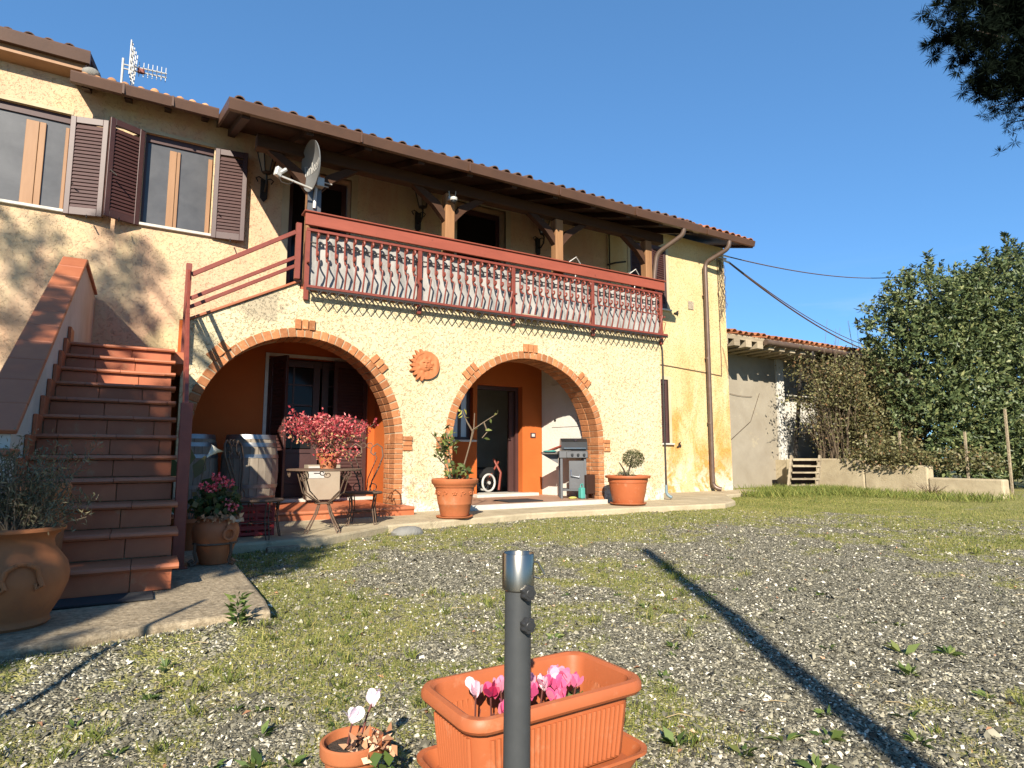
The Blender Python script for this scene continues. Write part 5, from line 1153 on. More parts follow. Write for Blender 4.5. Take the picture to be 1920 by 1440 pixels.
for wx, wy in ((5.20,9.52),(5.32,9.95)):
    b = MB(); C_ = V(wx,wy,.335); WQ = Matrix.Translation(C_) @ Matrix.Rotation(math.radians(90),4,'X') @ Matrix.Rotation(.25,4,'Y')
    b.tube([WQ @ V(.145*math.cos(t),.145*math.sin(t),0) for t in np.linspace(0,2*math.pi,30,endpoint=False)], .020, 8, closed=True); w_ = b.build('wheel', M_LIGHT, sr, True)
    b = MB(); [b.tube([WQ @ V(.02*math.cos(t),.02*math.sin(t),0), WQ @ V(.13*math.cos(t),.13*math.sin(t),0)], .006, 4) for t in np.linspace(0,2*math.pi,12,endpoint=False)]; b.lathe([(0,-.02),(.03,-.02),(.03,.02),(0,.02)], (0,0,0), 12).xf(Matrix.Identity(4)) if False else None; b.build('spokes', M_IRON, w_)
    MB().lathe([(.0001,-.025),(.028,-.025),(.028,.025),(.0001,.025)], (0,0,0), 12).xf(WQ).build('hub', M_LIGHT, w_)
b = MB(); b.tube([(5.42,9.55,.20),(5.50,9.62,.50),(5.42,9.75,.75)], .022, 7); b.tube([(5.22,9.62,.36),(5.40,9.70,.55),(5.50,9.7,.70)], .018, 7); b.build('frame', M_RED, sr)
b = MB(); b.cbox(4.92,5.42,9.66,9.92,.38,.60,.04); b.build('seat', M_BBQ, sr)

# ================================================================== SLAB: doormat
dm = MB(); dm.cbox(-.62,.085,3.66,3.86,.081,.094,.004); tag(dm.build('doormat', M_BLACK), 'black rubber doormat on the concrete slab at the first stair tread', 'doormat')

# ================================================================== FOREGROUND
pl = thing('planter', (.90,1.42,0), 'rectangular ribbed orange plastic planter of cyclamen in the foreground', 'planter')
pa = np.array([(.655,1.565),(1.205,1.565),(1.145,1.255),(.62,1.245)])                # measured rim corners, made a true rectangle below
ang = math.radians(1.5); PC = V(.905,1.41,0); PM = Matrix.Translation(PC+V(0,0,.03)) @ Matrix.Rotation(ang, 4, 'Z')
def rrect(hx, hy, r, n=5):
    o = []
    for cx_, cy_, a0 in ((hx-r,hy-r,0),(-hx+r,hy-r,90),(-hx+r,-hy+r,180),(hx-r,-hy+r,270)):
        for k in range(n+1): a = math.radians(a0+90*k/n); o.append((cx_+r*math.cos(a), cy_+r*math.sin(a)))
    return o
def loft(mb, rings, M, cap0=False, cap1=False):
    vs = []; n = len(rings[0][0]); fs = []
    for pts, z in rings: vs += [M @ V(x, y, z) for x, y in pts]
    for i in range(len(rings)-1): fs += [(i*n+k, i*n+(k+1) % n, (i+1)*n+(k+1) % n, (i+1)*n+k) for k in range(n)]
    if cap0: fs.append(tuple(range(n-1,-1,-1)))
    if cap1: fs.append(tuple((len(rings)-1)*n+k for k in range(n)))
    return mb.add(vs, fs)
HX, HY = .262, .148
b = MB(); loft(b, [(rrect(HX-.014,HY-.014,.05),.155),(rrect(HX+.0,HY,.055),.158),(rrect(HX+.006,HY+.006,.058),.166),(rrect(HX+.006,HY+.006,.058),.180),(rrect(HX,HY,.055),.190),(rrect(HX-.012,HY-.012,.05),.192),(rrect(HX-.022,HY-.022,.045),.186),(rrect(HX-.026,HY-.026,.042),.17),(rrect(HX-.05,HY-.048,.035),.02)], PM); b.build('rim', M_PLASTIC, pl, 35, False)
b = MB(); loft(b, [(rrect(HX-.040,HY-.038,.045),.0),(rrect(HX-.038,HY-.036,.045),.006),(rrect(HX-.024,HY-.024,.05),.148),(rrect(HX-.013,HY-.013,.05),.157)], PM, True); b.build('tub', M_PLASTIC, pl, 35, False)
# upright ribs
def per(hx, hy, n_long, n_short, M0):
    o = []
    for sx in (-1,1):
        for k in range(n_short): o.append((sx*hx, -hy+2*hy*(k+.5)/n_short, 0 if sx > 0 else 1))
        for k in range(n_long): o.append((-hx+2*hx*(k+.5)/n_long, sx*hy, 2))
    return o
rb_ = MB()
for (x, y, w) in per(1, 1, 26, 13, None):
    lo = V(x*(HX-.072), y*(HY-.066), .008); hi = V(x*(HX-.060), y*(HY-.056), .128)
    if abs(x) > .999: lo.x = math.copysign(HX-.0385, x); hi.x = math.copysign(HX-.0265, x)
    else: lo.y = math.copysign(HY-.0365, y); hi.y = math.copysign(HY-.0265, y)
    rb_.tube([lo, hi, hi+V(0,0,.006)], .0070, 8)
rb_.xf(PM); rbo = rb_.build('rib', M_PLASTIC, pl, True)
b = MB(); loft(b, [(rrect(HX-.05,HY-.05,.03),.085),(rrect(.001,.001,.0005),.09)], PM); b.build('soil', M_SOIL, pl)
b = MB(); SMx = Matrix.Translation(PC+V(.0,0,.003)) @ Matrix.Rotation(ang, 4, 'Z'); loft(b, [(rrect(.24,.135,.05),.0),(rrect(.262,.152,.05),.036),(rrect(.271,.161,.05),.038),(rrect(.271,.161,.05),.046),(rrect(.259,.149,.045),.044),(rrect(.235,.13,.04),.012)], SMx, True, True); tag(b.build('planter_saucer', M_PLASTIC, None, 35, False), 'orange plastic drip tray under the rectangular planter', 'drip tray')
def cyclamen(parent, x, y, z0, h, m, lean, t0, s=1.0):
    b = MB(); tip = V(x+lean[0], y+lean[1], z0+h); b.tube([(x,y,z0),(x+lean[0]*.5,y+lean[1]*.6,z0+h*.6),tip], .0026, 5); b.build('stem', mat_stem, parent)
    n = 7; P = np.array([tuple(tip)]*n)+RNG.normal(size=(n,3))*.004; a = np.linspace(0,6.283,n,endpoint=False)+RNG.random(); d = np.stack([np.cos(a)*.42, np.sin(a)*.42, np.full(n,1.0)],1)
    petals('petal', P-np.array([0,0,.010*s]), d+RNG.normal(size=(n,3))*.10, .036*s, .026*s, m, parent, np.clip(t0+RNG.normal(size=n)*.10,0,1))
mat_stem = mat('cyclamen_stem', (.20,.06,.05), (.12,.04,.03), 30, .6, 0, 0)
cy = thing('cyclamen_plants', (.88,1.41,.13), 'pink and white cyclamen in bloom growing in the rectangular planter', 'flowers')
for (x, y, h, t0) in ((.745,1.43,.125,.9),(.785,1.42,.12,.05),(.79,1.39,.09,.55),(.825,1.43,.125,.65),(.84,1.40,.10,.5),(.925,1.42,.115,.88),(.95,1.40,.08,.5),(.965,1.43,.115,.85),(.985,1.41,.10,.4),(1.0,1.42,.115,.5),(1.01,1.44,.12,.62),(.975,1.38,.085,.45),(.86,1.43,.10,.6),(.885,1.42,.095,.3),(.905,1.44,.11,.8),(1.03,1.42,.10,.5),(.94,1.44,.105,.15)):
    cyclamen(cy, x, y, .10, h*.92, M_CYC, (RNG.uniform(-.01,.01), RNG.uniform(-.02,.0)), t0)
P, d = in_ellipsoid(46, (1.08,1.43,.125), (.09,.05,.025)); leaves('leaf', P, rdir(46,(0,0,.4)), RNG.uniform(.025,.045,46), .03, M_LEMON, cy, kind='stuff')
P, d = in_ellipsoid(70, (.86,1.40,.115), (.15,.06,.018)); leaves('dry_leaf', P, rdir(70,(0,0,.3)), RNG.uniform(.02,.04,70), .02, M_DRYLEAF, cy, kind='stuff')
b = MB(); twigs(b, (.73,1.40,.10), 5, .09, .05, .002, 4, (-.03,0,0), .3); twigs(b, (.80,1.40,.10), 8, .09, .04, .002, 4, (0,0,0), .2); b.build('bare_stem', mat_stem, cy)
sp2 = thing('flower_pot', (.475,1.55,0), 'small round terracotta pot of pale pink cyclamen beside the planter', 'potted plant')
c = (.475,1.55,.0); turned('pot', [(0,0),(.050,0),(.052,.006),(.066,.085),(.074,.088),(.0765,.094),(.0765,.118),(.072,.121),(.067,.119),(.062,.09)], c, M_TERRA, sp2, 36); MB().lathe([(.0001,.105),(.066,.10)], c, 20).build('soil', M_SOIL, sp2)
P, d = in_ellipsoid(60, (.505,1.50,.115), (.06,.05,.028)); leaves('dry_leaf', P, rdir(60), RNG.uniform(.02,.034,60), .016, M_DRYLEAF, sp2, .3, kind='stuff')
P, d = in_ellipsoid(8, (.51,1.46,.09), (.04,.03,.025)); leaves('leaf', P, rdir(8,(0,-.6,.2)), .04, .035, M_WEED, sp2, kind='stuff')
cyclamen(sp2, .462, 1.55, .105, .065, M_PALEPETAL, (.012,-.005), .6, 1.05); cyclamen(sp2, .50, 1.57, .105, .085, M_PALEPETAL, (.035,.01), .4, .95)
up2 = thing('parasol_holder', (.678,1.12,0), 'upright grey metal parasol holder tube with a steel collar and two knobs', 'parasol holder')
X_, Y_ = .676, 1.12
lean = Matrix.Translation((X_,Y_,0)) @ Matrix.Rotation(math.radians(.7), 4, 'Y')
MB().tube([(0,0,-.05),(0,0,.525)], .0272, 32).xf(lean).build('tube', M_GREYPOLE, up2, 50)
b = MB(); b.lathe([(.0275,.524),(.0335,.528),(.0335,.598),(.0322,.600),(.0305,.598),(.0305,.53)], (0,0,0), 36).xf(lean); b.build('collar', M_STEEL, up2, 50)
KD = Vector((0.02,-1,0)).normalized()
for z in (.525,.462):
    KM = lean @ Matrix.Translation((KD.x*.030,KD.y*.030,z)) @ KD.to_track_quat('Z','Y').to_matrix().to_4x4(); mb = MB(); n = 40; vs = []
    for zz, rr in ((0,.014),(.004,.0150),(.012,.0150),(.015,.0135)):
        for k in range(n): a = 2*math.pi*k/n; q = rr*(1+.10*math.cos(7*a)); vs.append((q*math.cos(a), q*math.sin(a), zz))
    fs = [(i*n+k, i*n+(k+1) % n, (i+1)*n+(k+1) % n, (i+1)*n+k) for i in range(3) for k in range(n)]+[tuple(3*n+k for k in range(n))]
    mb.add(vs, fs); mb.lathe([(.0085,.0152),(.0075,.0162),(0.0001,.0162)], (0,0,0), 20); mb.lathe([(.006,-.008),(.006,.001)], (0,0,0), 10); mb.xf(KM); mb.build('knob', M_KNOB, up2, 40)
RT = Vector((.86,-.51,0)); b = MB(); o_ = lean @ V(0,0,0); b.tube([o_+RT*.033+V(0,0,.583), o_+RT*.047+V(0,0,.580), o_+RT*.060+V(0,0,.556), o_+RT*.050+V(0,0,.548), o_+RT*.038+V(0,0,.552)], .0024, 6); b.build('wire_clip', M_STEEL, up2)
# off-frame things that throw the long shadows across the yard
tag(MB().tube([(-.35,-2.42,-.1),(-.345,-2.415,2.2),(-.34,-2.41,4.4)], .066, 12, True, .056).build('wooden_post', M_POSTWOOD), 'tall round wooden post behind the camera whose shadow crosses the gravel', 'post')
tag(MB().tube([(-1.16,1.24,-.1),(-1.15,1.25,1.62)], .014, 8).build('garden_stake', M_WOODOLD), 'thin garden stake left of the view throwing a shadow on the slab', 'stake')
# ================================================================== TREES
def limb(mb, a, c, r0, r1, wig=.1, seg=6, rs=random):
    a, c = Vector(a), Vector(c); L_ = (c-a).length; pts = [a]
    for k in range(1, seg+1):
        t = k/seg; pts.append(a.lerp(c, t)+(V(rs.uniform(-1,1), rs.uniform(-1,1), rs.uniform(-.5,.5))*wig*L_/seg if k < seg else V(0,0,0)))
    mb.tube(pts, r0, 8, True, r1); return pts
def evergreen(base, clumps, lbl, nleaf, spikes, dx=1.15):
    base = (base[0]+dx, base[1], 0); clumps = [((c[0]+dx, c[1], c[2]), r) for c, r in clumps]; spikes = [(q[0]+dx,)+q[1:] for q in spikes]
    t = thing('evergreen_tree', base, lbl, 'tree', 'broad-leaved evergreens behind the low wall'); b = MB(); B = Vector(base)
    top = max(c[2]+r[2] for c, r in clumps); limb(b, B-V(0,0,.2), B+V(.1,.1,top*.8), .11, .03)
    for c, r in clumps: limb(b, B+V(0,0,min(c[2]*.5, 1.6)), c, .05, .012)
    Ps = []; Ds = []; vol = np.array([r[0]*r[1]*r[2] for c, r in clumps])**(.67); cnt = (nleaf*vol/vol.sum()).astype(int)
    for (c, r), n_ in zip(clumps, cnt):
        k = n_//9; e, d = in_ellipsoid(k, c, r, .60)                 # sprigs: nine leaves round a shoot
        e += RNG.normal(size=e.shape)*.07
        ax = unit(d+rdir(k)*.45+np.array([-.1,-.1,.35])); P = np.repeat(e, 9, 0); A = np.repeat(ax, 9, 0)
        off = np.tile(np.linspace(0,.17,9), k)[:,None]; Rr = rdir(9*k); side = unit(Rr-A*np.sum(Rr*A,1,keepdims=True))
        Ps.append(P+A*off); Ds.append(A*.55+side*.85)
    for (x, y, z, h) in spikes:
        s = np.linspace(0, 1, 34); pts = np.stack([x+.05*np.sin(s*4), np.full(34,y), z+h*s],1); limb(b, (x,y,z-.2), (x,y,z+h), .02, .006)
        P = np.repeat(pts, 5, 0); Rr = rdir(len(P)); Rr[:,2] *= .3; sc_ = np.repeat(1-s*.55, 5)[:,None]; Ps.append(P+Rr*.05*sc_); Ds.append(Rr+np.array([0,0,.65]))
    b.build('trunk', M_BARK, t); P = np.concatenate(Ps); D_ = np.concatenate(Ds)
    leaves('crown', P, D_, np.clip(RNG.lognormal(-2.26,.28,len(P)),.05,.19), np.clip(RNG.lognormal(-2.98,.28,len(P)),.022,.09), M_LAUREL, t, .10, None, kind='stuff'); return t
evergreen((16.0,8.3,0), [((15.8,8.0,3.0),(1.4,1.1,1.4)),((16.2,7.9,4.6),(1.3,1.0,1.1)),((15.5,7.8,1.5),(1.2,1.0,1.1)),((16.4,7.3,.8),(1.3,.9,.6)),((17.2,7.6,2.4),(1.1,1.0,1.3)),((17.0,7.6,4.3),(1.0,1.0,1.0)),((17.6,6.9,.9),(1.4,.8,.7)),((16.9,7.7,3.4),(1.3,1.0,1.5)),((16.6,7.5,1.6),(1.2,1.0,1.2)),((15.4,8.3,4.0),(.8,.8,.9))],
          'dark broad-leaved evergreen beside the bramble, the lower of the two', 44000, [(16.4,7.9,5.1,1.05),(15.5,8.0,4.5,.75),(17.0,7.7,4.7,.8),(15.1,8.1,4.3,.6)])
evergreen((18.4,7.3,0), [((18.2,7.1,2.6),(1.5,1.2,1.8)),((18.3,7.3,4.6),(1.5,1.2,1.4)),((19.8,7.2,5.0),(1.7,1.3,1.6)),((20.0,7.0,2.8),(1.7,1.2,1.9)),((17.3,6.6,1.3),(1.2,.9,.9)),((21.5,7.2,4.2),(1.5,1.2,2.6)),((18.9,6.5,1.2),(1.3,.9,.9))],
          'taller dark broad-leaved evergreen running out of the right edge', 62000, [(18.0,7.2,5.4,.95),(19.3,7.2,6.0,1.0),(20.2,7.3,6.1,.9),(18.7,7.2,5.5,.7),(20.9,7.3,6.0,1.0),(17.5,7.2,5.0,.7)])
# bramble on the shed
bt = thing('bramble_bush', (15.6,9.3,.4), 'tangled bramble bush with arching stems in front of the shed', 'bush')
rs = random.Random(21); b = MB(); P = []; BX = .35
for k in range(210):
    x0 = BX+rs.uniform(14.4,17.4); y0 = rs.uniform(8.9,9.6); a = rs.uniform(2.2,4.6); Lg = rs.uniform(.7,2.1); h = rs.uniform(1.0,3.0); pts = []
    for j in range(9):
        s = j/8; pts.append(V(x0+math.cos(a)*Lg*s*.8, y0+math.sin(a)*Lg*s*.45-.15*s, .35+h*math.sin(min(1.9, s*2.1))*1.02+rs.uniform(-.03,.03)))
    b.tube(pts, .010, 4, True, .003); P += pts[2:]
for k in range(16):
    x0 = rs.uniform(15.0,17.3); h = rs.uniform(.6,1.5); b.tube([(x0,9.4,2.4),(x0+rs.uniform(-.2,.2),9.35,3.1),(x0+rs.uniform(-.5,.3),9.3,3.1+h)], .009, 4, True, .003)
b.tube([(16.6,8.6,.6),(15.4,8.75,1.4),(14.7,8.9,2.5)], .02, 5, True, .008); b.tube([(15.9,8.5,1.2),(16.8,8.4,.55)], .016, 5)
b.build('stem', M_TWIG, bt)
P = np.array([tuple(p) for p in P]); P = P[P[:,0] > 13.6]; P = np.repeat(P, 12, 0); P = P+RNG.normal(size=P.shape)*np.array([.12,.09,.12]); P = P[(P[:,0] > 15.1) | (P[:,2] > 2.0) | (RNG.random(len(P)) < .22)]
e, d = in_ellipsoid(6000, (16.2,8.9,2.0), (1.1,.6,1.25), .2); e2, d = in_ellipsoid(3000, (15.35,9.0,2.5), (.75,.4,.6), .0); e5, d = in_ellipsoid(3600, (16.9,8.6,2.1), (1.0,.6,1.1), .1); e6, d = in_ellipsoid(1500, (14.6,7.8,.85), (.5,.9,.45), .1); e7, d = in_ellipsoid(1100, (14.8,6.3,.65), (.5,.8,.35), .1); e8, d = in_ellipsoid(1300, (14.25,7.6,.72), (.28,1.1,.30), .1); e9, d = in_ellipsoid(3200, (15.7,8.5,1.35), (.75,.5,.75), .1); e2 = np.concatenate([e2,e5,e6,e7,e8,e9]); e3, d = in_ellipsoid(4200, (16.4,8.5,1.2), (1.2,.6,.95), .1); e4, d = in_ellipsoid(500, (15.6,8.8,1.3), (.5,.4,.7), .1); e3 = np.concatenate([e3,e4])
P = np.concatenate([P,e,e2,e3]); P = P[P[:,2] > .5]; leaves('foliage', P, rdir(len(P),(0,-.3,.1)), RNG.uniform(.05,.10,len(P)), RNG.uniform(.028,.055,len(P)), M_BRAMBLE, bt, kind='stuff')
# pine over the top right corner
pt = thing('pine_tree', (22.9,2.9,0), 'dark pine reaching into the top right corner of the view', 'tree'); b = MB(); rs = random.Random(4)
PP = lambda x, y, z: V(x*1.36, y*1.36, .8+(z-.8)*1.36)
trunk = limb(b, (22.9,2.9,-.2), PP(16.4,2.4,10.5), .38, .12, .06, 9, rs); CL = []
def crown_pt(): 
    a = rs.uniform(0, 2*math.pi); r = math.sqrt(rs.random()); return a, r
for k in range(46):
    z0 = rs.uniform(5.4,10.0); a = rs.uniform(0, 2*math.pi); Lg = rs.uniform(2.4,5.0)*(1 if z0 < 8.5 else .7)
    tip = V(16.6+math.cos(a)*Lg, 2.4+math.sin(a)*Lg*.9, max(7.0, z0+1.0+rs.uniform(-.2,1.2)))
    pts = limb(b, PP(16.7,2.35,z0), PP(*tip), .09, .015, .12, 6, rs); CL += [(p, .75) for p in pts[3:]]
# the low boughs that hang into the picture
PO = V(.62,-.34,.70)
for tip in ((12.05,4.75,7.05),(11.55,4.95,7.75),(12.6,4.5,6.95),(11.75,4.85,8.35),(12.9,4.3,7.5),(12.3,4.6,8.0),(13.4,4.1,6.9),(12.7,4.5,8.6),(13.6,4.0,8.0),(11.95,4.8,9.1),(13.2,4.5,9.2),(14.2,3.9,7.4),(12.5,3.9,8.2),(12.2,3.4,8.6),(13.4,3.2,8.3)):
    tip = Vector(tip)+PO; tip = PP(*tip)
    pts = limb(b, PP(16.7,2.35,6.9+rs.uniform(-.5,1.5)), tip, .08, .012, .10, 6, rs); CL += [(p, .54) for p in pts[3:]]+[(Vector(tip)+V(rs.uniform(-.48,.48), rs.uniform(-.34,.34), rs.uniform(-.41,.41)), .46) for _ in range(6)]
b.build('trunk', M_BARK, pt)
Pn = []; Dn = []
for p, r in CL:                                                        # tufts of needles round each shoot
    nt2 = 13 if r < .6 else 11; q = np.array(tuple(p))+RNG.normal(size=(nt2,3))*r*.55
    for s in q:
        n_ = 62 if r < .6 else 40; dd = rdir(n_, tuple(RNG.normal(size=3)*.5)); Pn.append(np.repeat(s[None], n_, 0)+dd*.02); Dn.append(dd)
Pn = np.concatenate(Pn); Dn = np.concatenate(Dn); leaves('crown', Pn, Dn, RNG.uniform(.15,.28,len(Pn)), .018, M_PINE, pt, .02, kind='stuff')
# the tree behind the camera, left, that shades stair, urn and chairs: its crown stands where the sun would have to come from
sh = thing('shade_tree', (-6.2,-2.3,0), 'leafy tree behind the camera whose shade falls over the stair', 'tree'); b = MB(); rs = random.Random(8)
tz = 1/math.cos(SUN_AZ)*math.tan(SUN_EL); tx = math.tan(SUN_AZ)
def at_sun(xp, zp, y): return V(xp+tx*y, y, zp-tz*y)                 # the point at depth y that shades (xp, zp) of the plane y = 0
limb(b, (-6.2,-2.3,-.1), (-5.4,-2.0,6.2), .18, .07, .08, 8, rs); SHC = []
SHADE = [(-3.75,4.95,.55,.48,420),(-3.15,2.9,.80,1.0,900),(-2.75,2.1,.50,.62,420),(-2.55,3.50,.50,.58,420),(-3.4,4.1,.85,.75,800),(-4.35,4.55,.85,.80,700),(-4.2,3.4,.9,1.2,900),(-5.3,4.0,.9,1.6,700),(-5.6,5.6,.7,.55,260),(-3.0,1.0,.7,.6,320),(-4.4,1.9,.9,.9,420),(-4.75,5.75,.42,.55,260),(-5.0,6.45,.28,.35,90),
         (-6.15,9.55,.30,.36,70),(-6.45,9.0,.26,.42,70),(-7.1,9.3,.35,.6,90),(-7.5,8.6,.35,.5,90),(-6.9,8.2,.32,.3,50),(-7.7,9.6,.4,.5,70),(-6.05,8.85,.18,.25,34)]
P = []
for xp, zp, rx, rz, n_ in SHADE:
    y = rs.uniform(-2.4,-1.6); c = at_sun(xp, zp, y); limb(b, (-5.7,-2.1,max(2.2, c.z-2)), c, .05, .015, .12, 6, rs)
    e, d = in_ellipsoid(n_*2, tuple(c), (rx, .45, rz)); P.append(e)
b.build('trunk', M_BARK, sh); P = np.concatenate(P); leaves('crown', P, rdir(len(P)), RNG.uniform(.10,.17,len(P)), RNG.uniform(.07,.11,len(P)), M_LAUREL, sh, kind='stuff')

# ================================================================== GRAVEL, GRASS, WEEDS
def on_slab(x, y):
    s = (x < .60) & (y > 2.70+(x+1.9)*.24) & (y < 7.0)
    w = (x > .6) & (x < 11.7) & (y > np.interp(x, [.61,1.5,2.3,4.3,6.2,7.9,8.5,9.6,11.6], [5.75,5.85,6.45,6.85,6.82,6.7,7.0,8.1,8.75]))
    return s | w | (y > 9.9) | ((x > 13.95) & (y > 5.3))
def scatter(n, rmin, rmax, p):
    """points in the view's sector, denser towards the camera (density ~ r^-p)"""
    a = RNG.uniform(math.radians(-22), math.radians(84), n); u = RNG.random(n); q = 2-p
    r = np.exp(np.log(rmin)+u*(np.log(rmax)-np.log(rmin))) if abs(q) < 1e-6 else (rmin**q+u*(rmax**q-rmin**q))**(1/q)
    x, y = r*np.sin(a), r*np.cos(a); k = ~on_slab(x, y) & (y > .3); return x[k], y[k], r[k]
x, y, r = scatter(270000, 1.25, 10, 1.75); g = moss(x, y); k = RNG.random(len(x)) > g*.55; x, y, r = x[k], y[k], r[k]; n_ = len(x)
s_ = (RNG.gamma(4, .00105, n_)+.0022)*.72; s_ *= np.clip(.9+r*.07, 1, 1.5)
o6 = np.array([(1,0,0),(0,1,0),(-1,0,0),(0,-1,0),(0,0,1),(0,0,-1)], float); f8 = np.array([(0,1,4),(1,2,4),(2,3,4),(3,0,4),(1,0,5),(2,1,5),(3,2,5),(0,3,5)])
s_ = np.where(RNG.random(n_) < .05, s_*1.7, s_); th = RNG.uniform(0, 6.283, n_); sx, sy, sz = s_*RNG.uniform(.8,1.5,n_), s_*RNG.uniform(.6,1.0,n_), s_*RNG.uniform(.4,.75,n_)
v = o6[None]*np.stack([sx,sy,sz],1)[:,None,:]+RNG.normal(size=(n_,6,3))*s_[:,None,None]*.22; cth, sth = np.cos(th)[:,None], np.sin(th)[:,None]
vx = v[:,:,0]*cth-v[:,:,1]*sth; vy = v[:,:,0]*sth+v[:,:,1]*cth; tl = RNG.normal(size=(n_,2))*.35
vz = v[:,:,2]+vx*tl[:,:1]+vy*tl[:,1:]; v = np.stack([vx+x[:,None], vy+y[:,None], vz+(gz(x,y)+sz*.45)[:,None]],2).reshape(-1,3)
f = (f8[:4][None]+6*np.arange(n_)[:,None,None]).reshape(-1,3)
M_PEBBLE = attrmat('pebble', 't', [(0,(.05,.045,.033)),(.4,(.132,.12,.085)),(.68,(.225,.203,.143)),(.87,(.345,.31,.22)),(.95,(.54,.49,.38)),(1,(.80,.74,.60))], .85, .25)
gv_ = np_mesh('gravel', v, f, M_PEBBLE, attr={'t': np.repeat(RNG.random(n_), 6)}); tag(gv_, 'loose grey and white pebbles scattered over the yard', 'gravel', kind='stuff')
def blades(n, rmin, rmax, p, thr, h0, h1, wid, extra=None):
    x, y, r = scatter(n, rmin, rmax, p)
    if extra is not None: x, y = np.concatenate([x, extra[0]]), np.concatenate([y, extra[1]]); r = np.hypot(x, y)
    g = moss(x, y); k = RNG.random(len(x)) < np.clip((g-thr)*1.15, 0, .85); x, y, r, g = x[k], y[k], r[k], g[k]; n_ = len(x)
    h = RNG.uniform(h0, h1, n_)*(.55+.9*g)*np.clip(.9+r*.03,.9,1.3); a = RNG.uniform(0,6.283,n_); ln = RNG.uniform(.1,.9,n_)*h; w = wid*RNG.uniform(.6,1.3,n_)*np.clip(.75+r*.09, .8, 1.6)
    bx, by = np.cos(a+1.57)*w, np.sin(a+1.57)*w; z = gz(x, y)-.004
    v = np.stack([np.stack([x-bx,y-by,z],1), np.stack([x+bx,y+by,z],1), np.stack([x+np.cos(a)*ln,y+np.sin(a)*ln,z+h],1)],1).reshape(-1,3)
    t = np.clip(RNG.beta(1.6,1.7,n_)*.95+(.5-g)*.25+(fbm(x,y,1.3,44)-.5)*.55, 0, 1); return v, np.arange(3*n_).reshape(n_,3), np.repeat(t,3)
ex = (np.concatenate([RNG.normal(11.0,1.9,26000), RNG.uniform(8.0,14.0,16000), RNG.normal(6.9,.8,4000)]), np.concatenate([RNG.normal(7.6,.9,26000), RNG.uniform(3.0,9.5,16000), RNG.normal(2.75,.35,4000)])); kk = ~on_slab(*ex); ex = (ex[0][kk], ex[1][kk])
v, f, t = blades(420000, 1.2, 12.5, 1.5, .26, .006, .022, .0019, ex); tag(np_mesh('grass', v, f, M_GRASS, attr={'t': t}), 'short mossy grass growing through the gravel', 'grass', kind='stuff')
ex2 = (np.concatenate([RNG.uniform(10.2,14.0,5200), RNG.uniform(12.2,14.0,2500)]), np.concatenate([RNG.normal(8.5,.55,5200), RNG.uniform(5.0,9.0,2500)])); kk = ~on_slab(*ex2); ex2 = (ex2[0][kk], ex2[1][kk]); n_ = len(ex2[0])
h = RNG.uniform(.06,.22,n_); a = RNG.uniform(0,6.283,n_); P = np.stack([ex2[0],ex2[1],gz(*ex2)],1); D_ = np.stack([np.cos(a)*.6,np.sin(a)*.6,np.full(n_,1.0)],1)
leaves('tall_grass', P, D_, h, .014, M_GRASS, None, .12, t=RNG.beta(1.3,2.2,n_)*.75); tag(bpy.data.objects['tall_grass'], 'longer green grass in front of the shed and the low wall', 'grass', kind='stuff')
# grass tufts and fallen leaves
P, D_, Ln = [], [], []
tx_, ty_, tr_ = scatter(900, 1.3, 9, 1.2); keep = moss(tx_, ty_) > .42
for x, y in list(zip(tx_[keep], ty_[keep]))[:230]:
    hgt = RNG.uniform(.03,.075)
    for k in range(22):
        a = RNG.uniform(0,6.283); P.append((x+RNG.normal()*.012, y+RNG.normal()*.012, float(gz(x,y)))); sl2 = RNG.uniform(.1,.9); D_.append((math.cos(a)*sl2, math.sin(a)*sl2, 1)); Ln.append(hgt*RNG.uniform(.5,1.2))
leaves('grass_tufts', np.array(P), np.array(D_), np.array(Ln), .0045, M_GRASS, None, .25, t=RNG.beta(1.3,2.0,len(P))*.8); tag(bpy.data.objects['grass_tufts'], 'tufts of longer grass standing in the gravel', 'grass', kind='stuff')
lx, ly, lr = scatter(420, 1.3, 8, 1.2); P = np.stack([lx, ly, gz(lx,ly)+.008],1); d_ = RNG.normal(size=P.shape); d_[:,2] *= .2
leaves('fallen_leaves', P, d_, RNG.uniform(.012,.035,len(P)), RNG.uniform(.008,.018,len(P)), M_DRYLEAF, None, .2, (0,0,1)); tag(bpy.data.objects['fallen_leaves'], 'dry brown leaves fallen on the gravel', 'leaves', kind='stuff')
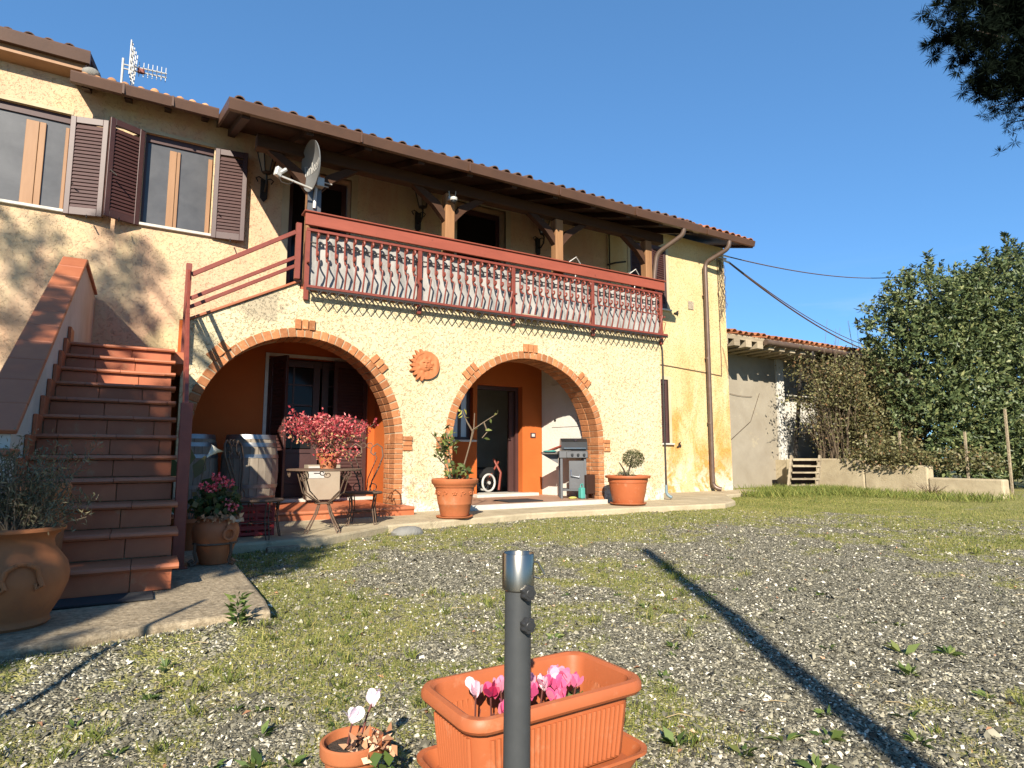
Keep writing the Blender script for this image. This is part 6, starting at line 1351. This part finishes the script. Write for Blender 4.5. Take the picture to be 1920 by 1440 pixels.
# small broad-leaved weeds
rs = random.Random(31); P = []; D_ = []; Ln = []; Wd = []
spots = [(.12,2.75,1.3),(.07,2.5,1.0),(-.13,2.35,.9),(.36,2.2,1.2),(.34,2.0,1.3),(.30,1.82,1.5),(.38,1.78,1.2),(.02,1.9,1),(-.02,2.1,.9),(.40,3.1,1.6),(.62,3.3,1.0),(1.25,1.6,1.1),(1.35,1.35,1.4),(1.45,1.2,1.4),(1.55,1.05,1.5),(1.9,1.25,1.1),(1.95,1.0,1.2),(1.7,1.75,1.2),(2.0,2.0,1.1),(2.55,1.65,1.0),(2.1,1.1,1.3),(2.5,1.05,1.3),(2.35,2.55,1.2),(1.62,2.35,1.2),(1.28,2.2,1.0),(2.9,2.6,1.0),(3.2,1.7,.9),(2.75,1.45,1.9),(2.9,1.35,1.7),(2.5,1.3,1.5),(1.75,1.15,1.5),(1.62,1.2,1.6),(1.05,1.9,1.2),(.62,2.15,.9),(.75,2.6,.9),(.55,1.95,.9),(1.3,1.85,1.1)]
spots += [(rs.uniform(.0,4.5), rs.uniform(1.5,4.5), rs.uniform(.5,.9)) for _ in range(60)]
for x, y, s in spots:
    if on_slab(np.array([x]), np.array([y]))[0] or (abs(x-.9) < .33 and abs(y-1.4) < .22): continue
    for k in range(rs.randint(7,14)):
        a = rs.uniform(0,6.283); P.append((x+math.cos(a)*.008, y+math.sin(a)*.008, float(gz(np.array([x]),np.array([y]))[0])+.002)); D_.append((math.cos(a), math.sin(a), rs.uniform(.15,1.1))); l = rs.uniform(.016,.042)*s; Ln.append(l); Wd.append(l*rs.uniform(.22,.5))
leaves('weeds', np.array(P), np.array(D_), np.array(Ln), np.array(Wd), M_WEED, None, .15, (0,0,1)); tag(bpy.data.objects['weeds'], 'small rosettes of broad-leaved weeds in the gravel', 'weeds', kind='stuff')
# thistle at the slab edge, twigs and straw litter
P, D_ = [], []
for k in range(60): z = .02+.16*k/60; a = rs.uniform(0,6.283); P.append((.40+math.cos(a)*.01, 3.06, z)); D_.append((math.cos(a), math.sin(a), .5))
tag(leaves('thistle', np.array(P), np.array(D_), RNG.uniform(.03,.07,60), .018, M_WEED), 'small upright weed growing against the front edge of the slab', 'weed')
b = MB()
for k in range(170):
    x, y, r = [float(q[0]) for q in scatter(60, 1.3, 6, 1.2)]; a = rs.uniform(0,6.283); l = rs.uniform(.02,.09); z = float(gz(np.array([x]),np.array([y]))[0])+.010
    b.tube([(x,y,z),(x+math.cos(a)*l*.5,y+math.sin(a)*l*.5,z+rs.uniform(.002,.012)),(x+math.cos(a)*l,y+math.sin(a)*l,z)], .0013, 3)
tag(b.build('straw', mat('straw', (.50,.38,.20), (.36,.26,.13), 20, .9, 0, 0)), 'dry straw and twigs littered over the gravel', 'straw', kind='stuff')
b = MB(); twl = twigs(b, (14.05,6.6,0), 40, .22, .55, .005, 5, (-.1,0,0), .3, rs); tag(b.build('dead_stems', M_RUST), 'brown dead stems heaped against the low concrete wall', 'dry plant', kind='stuff')
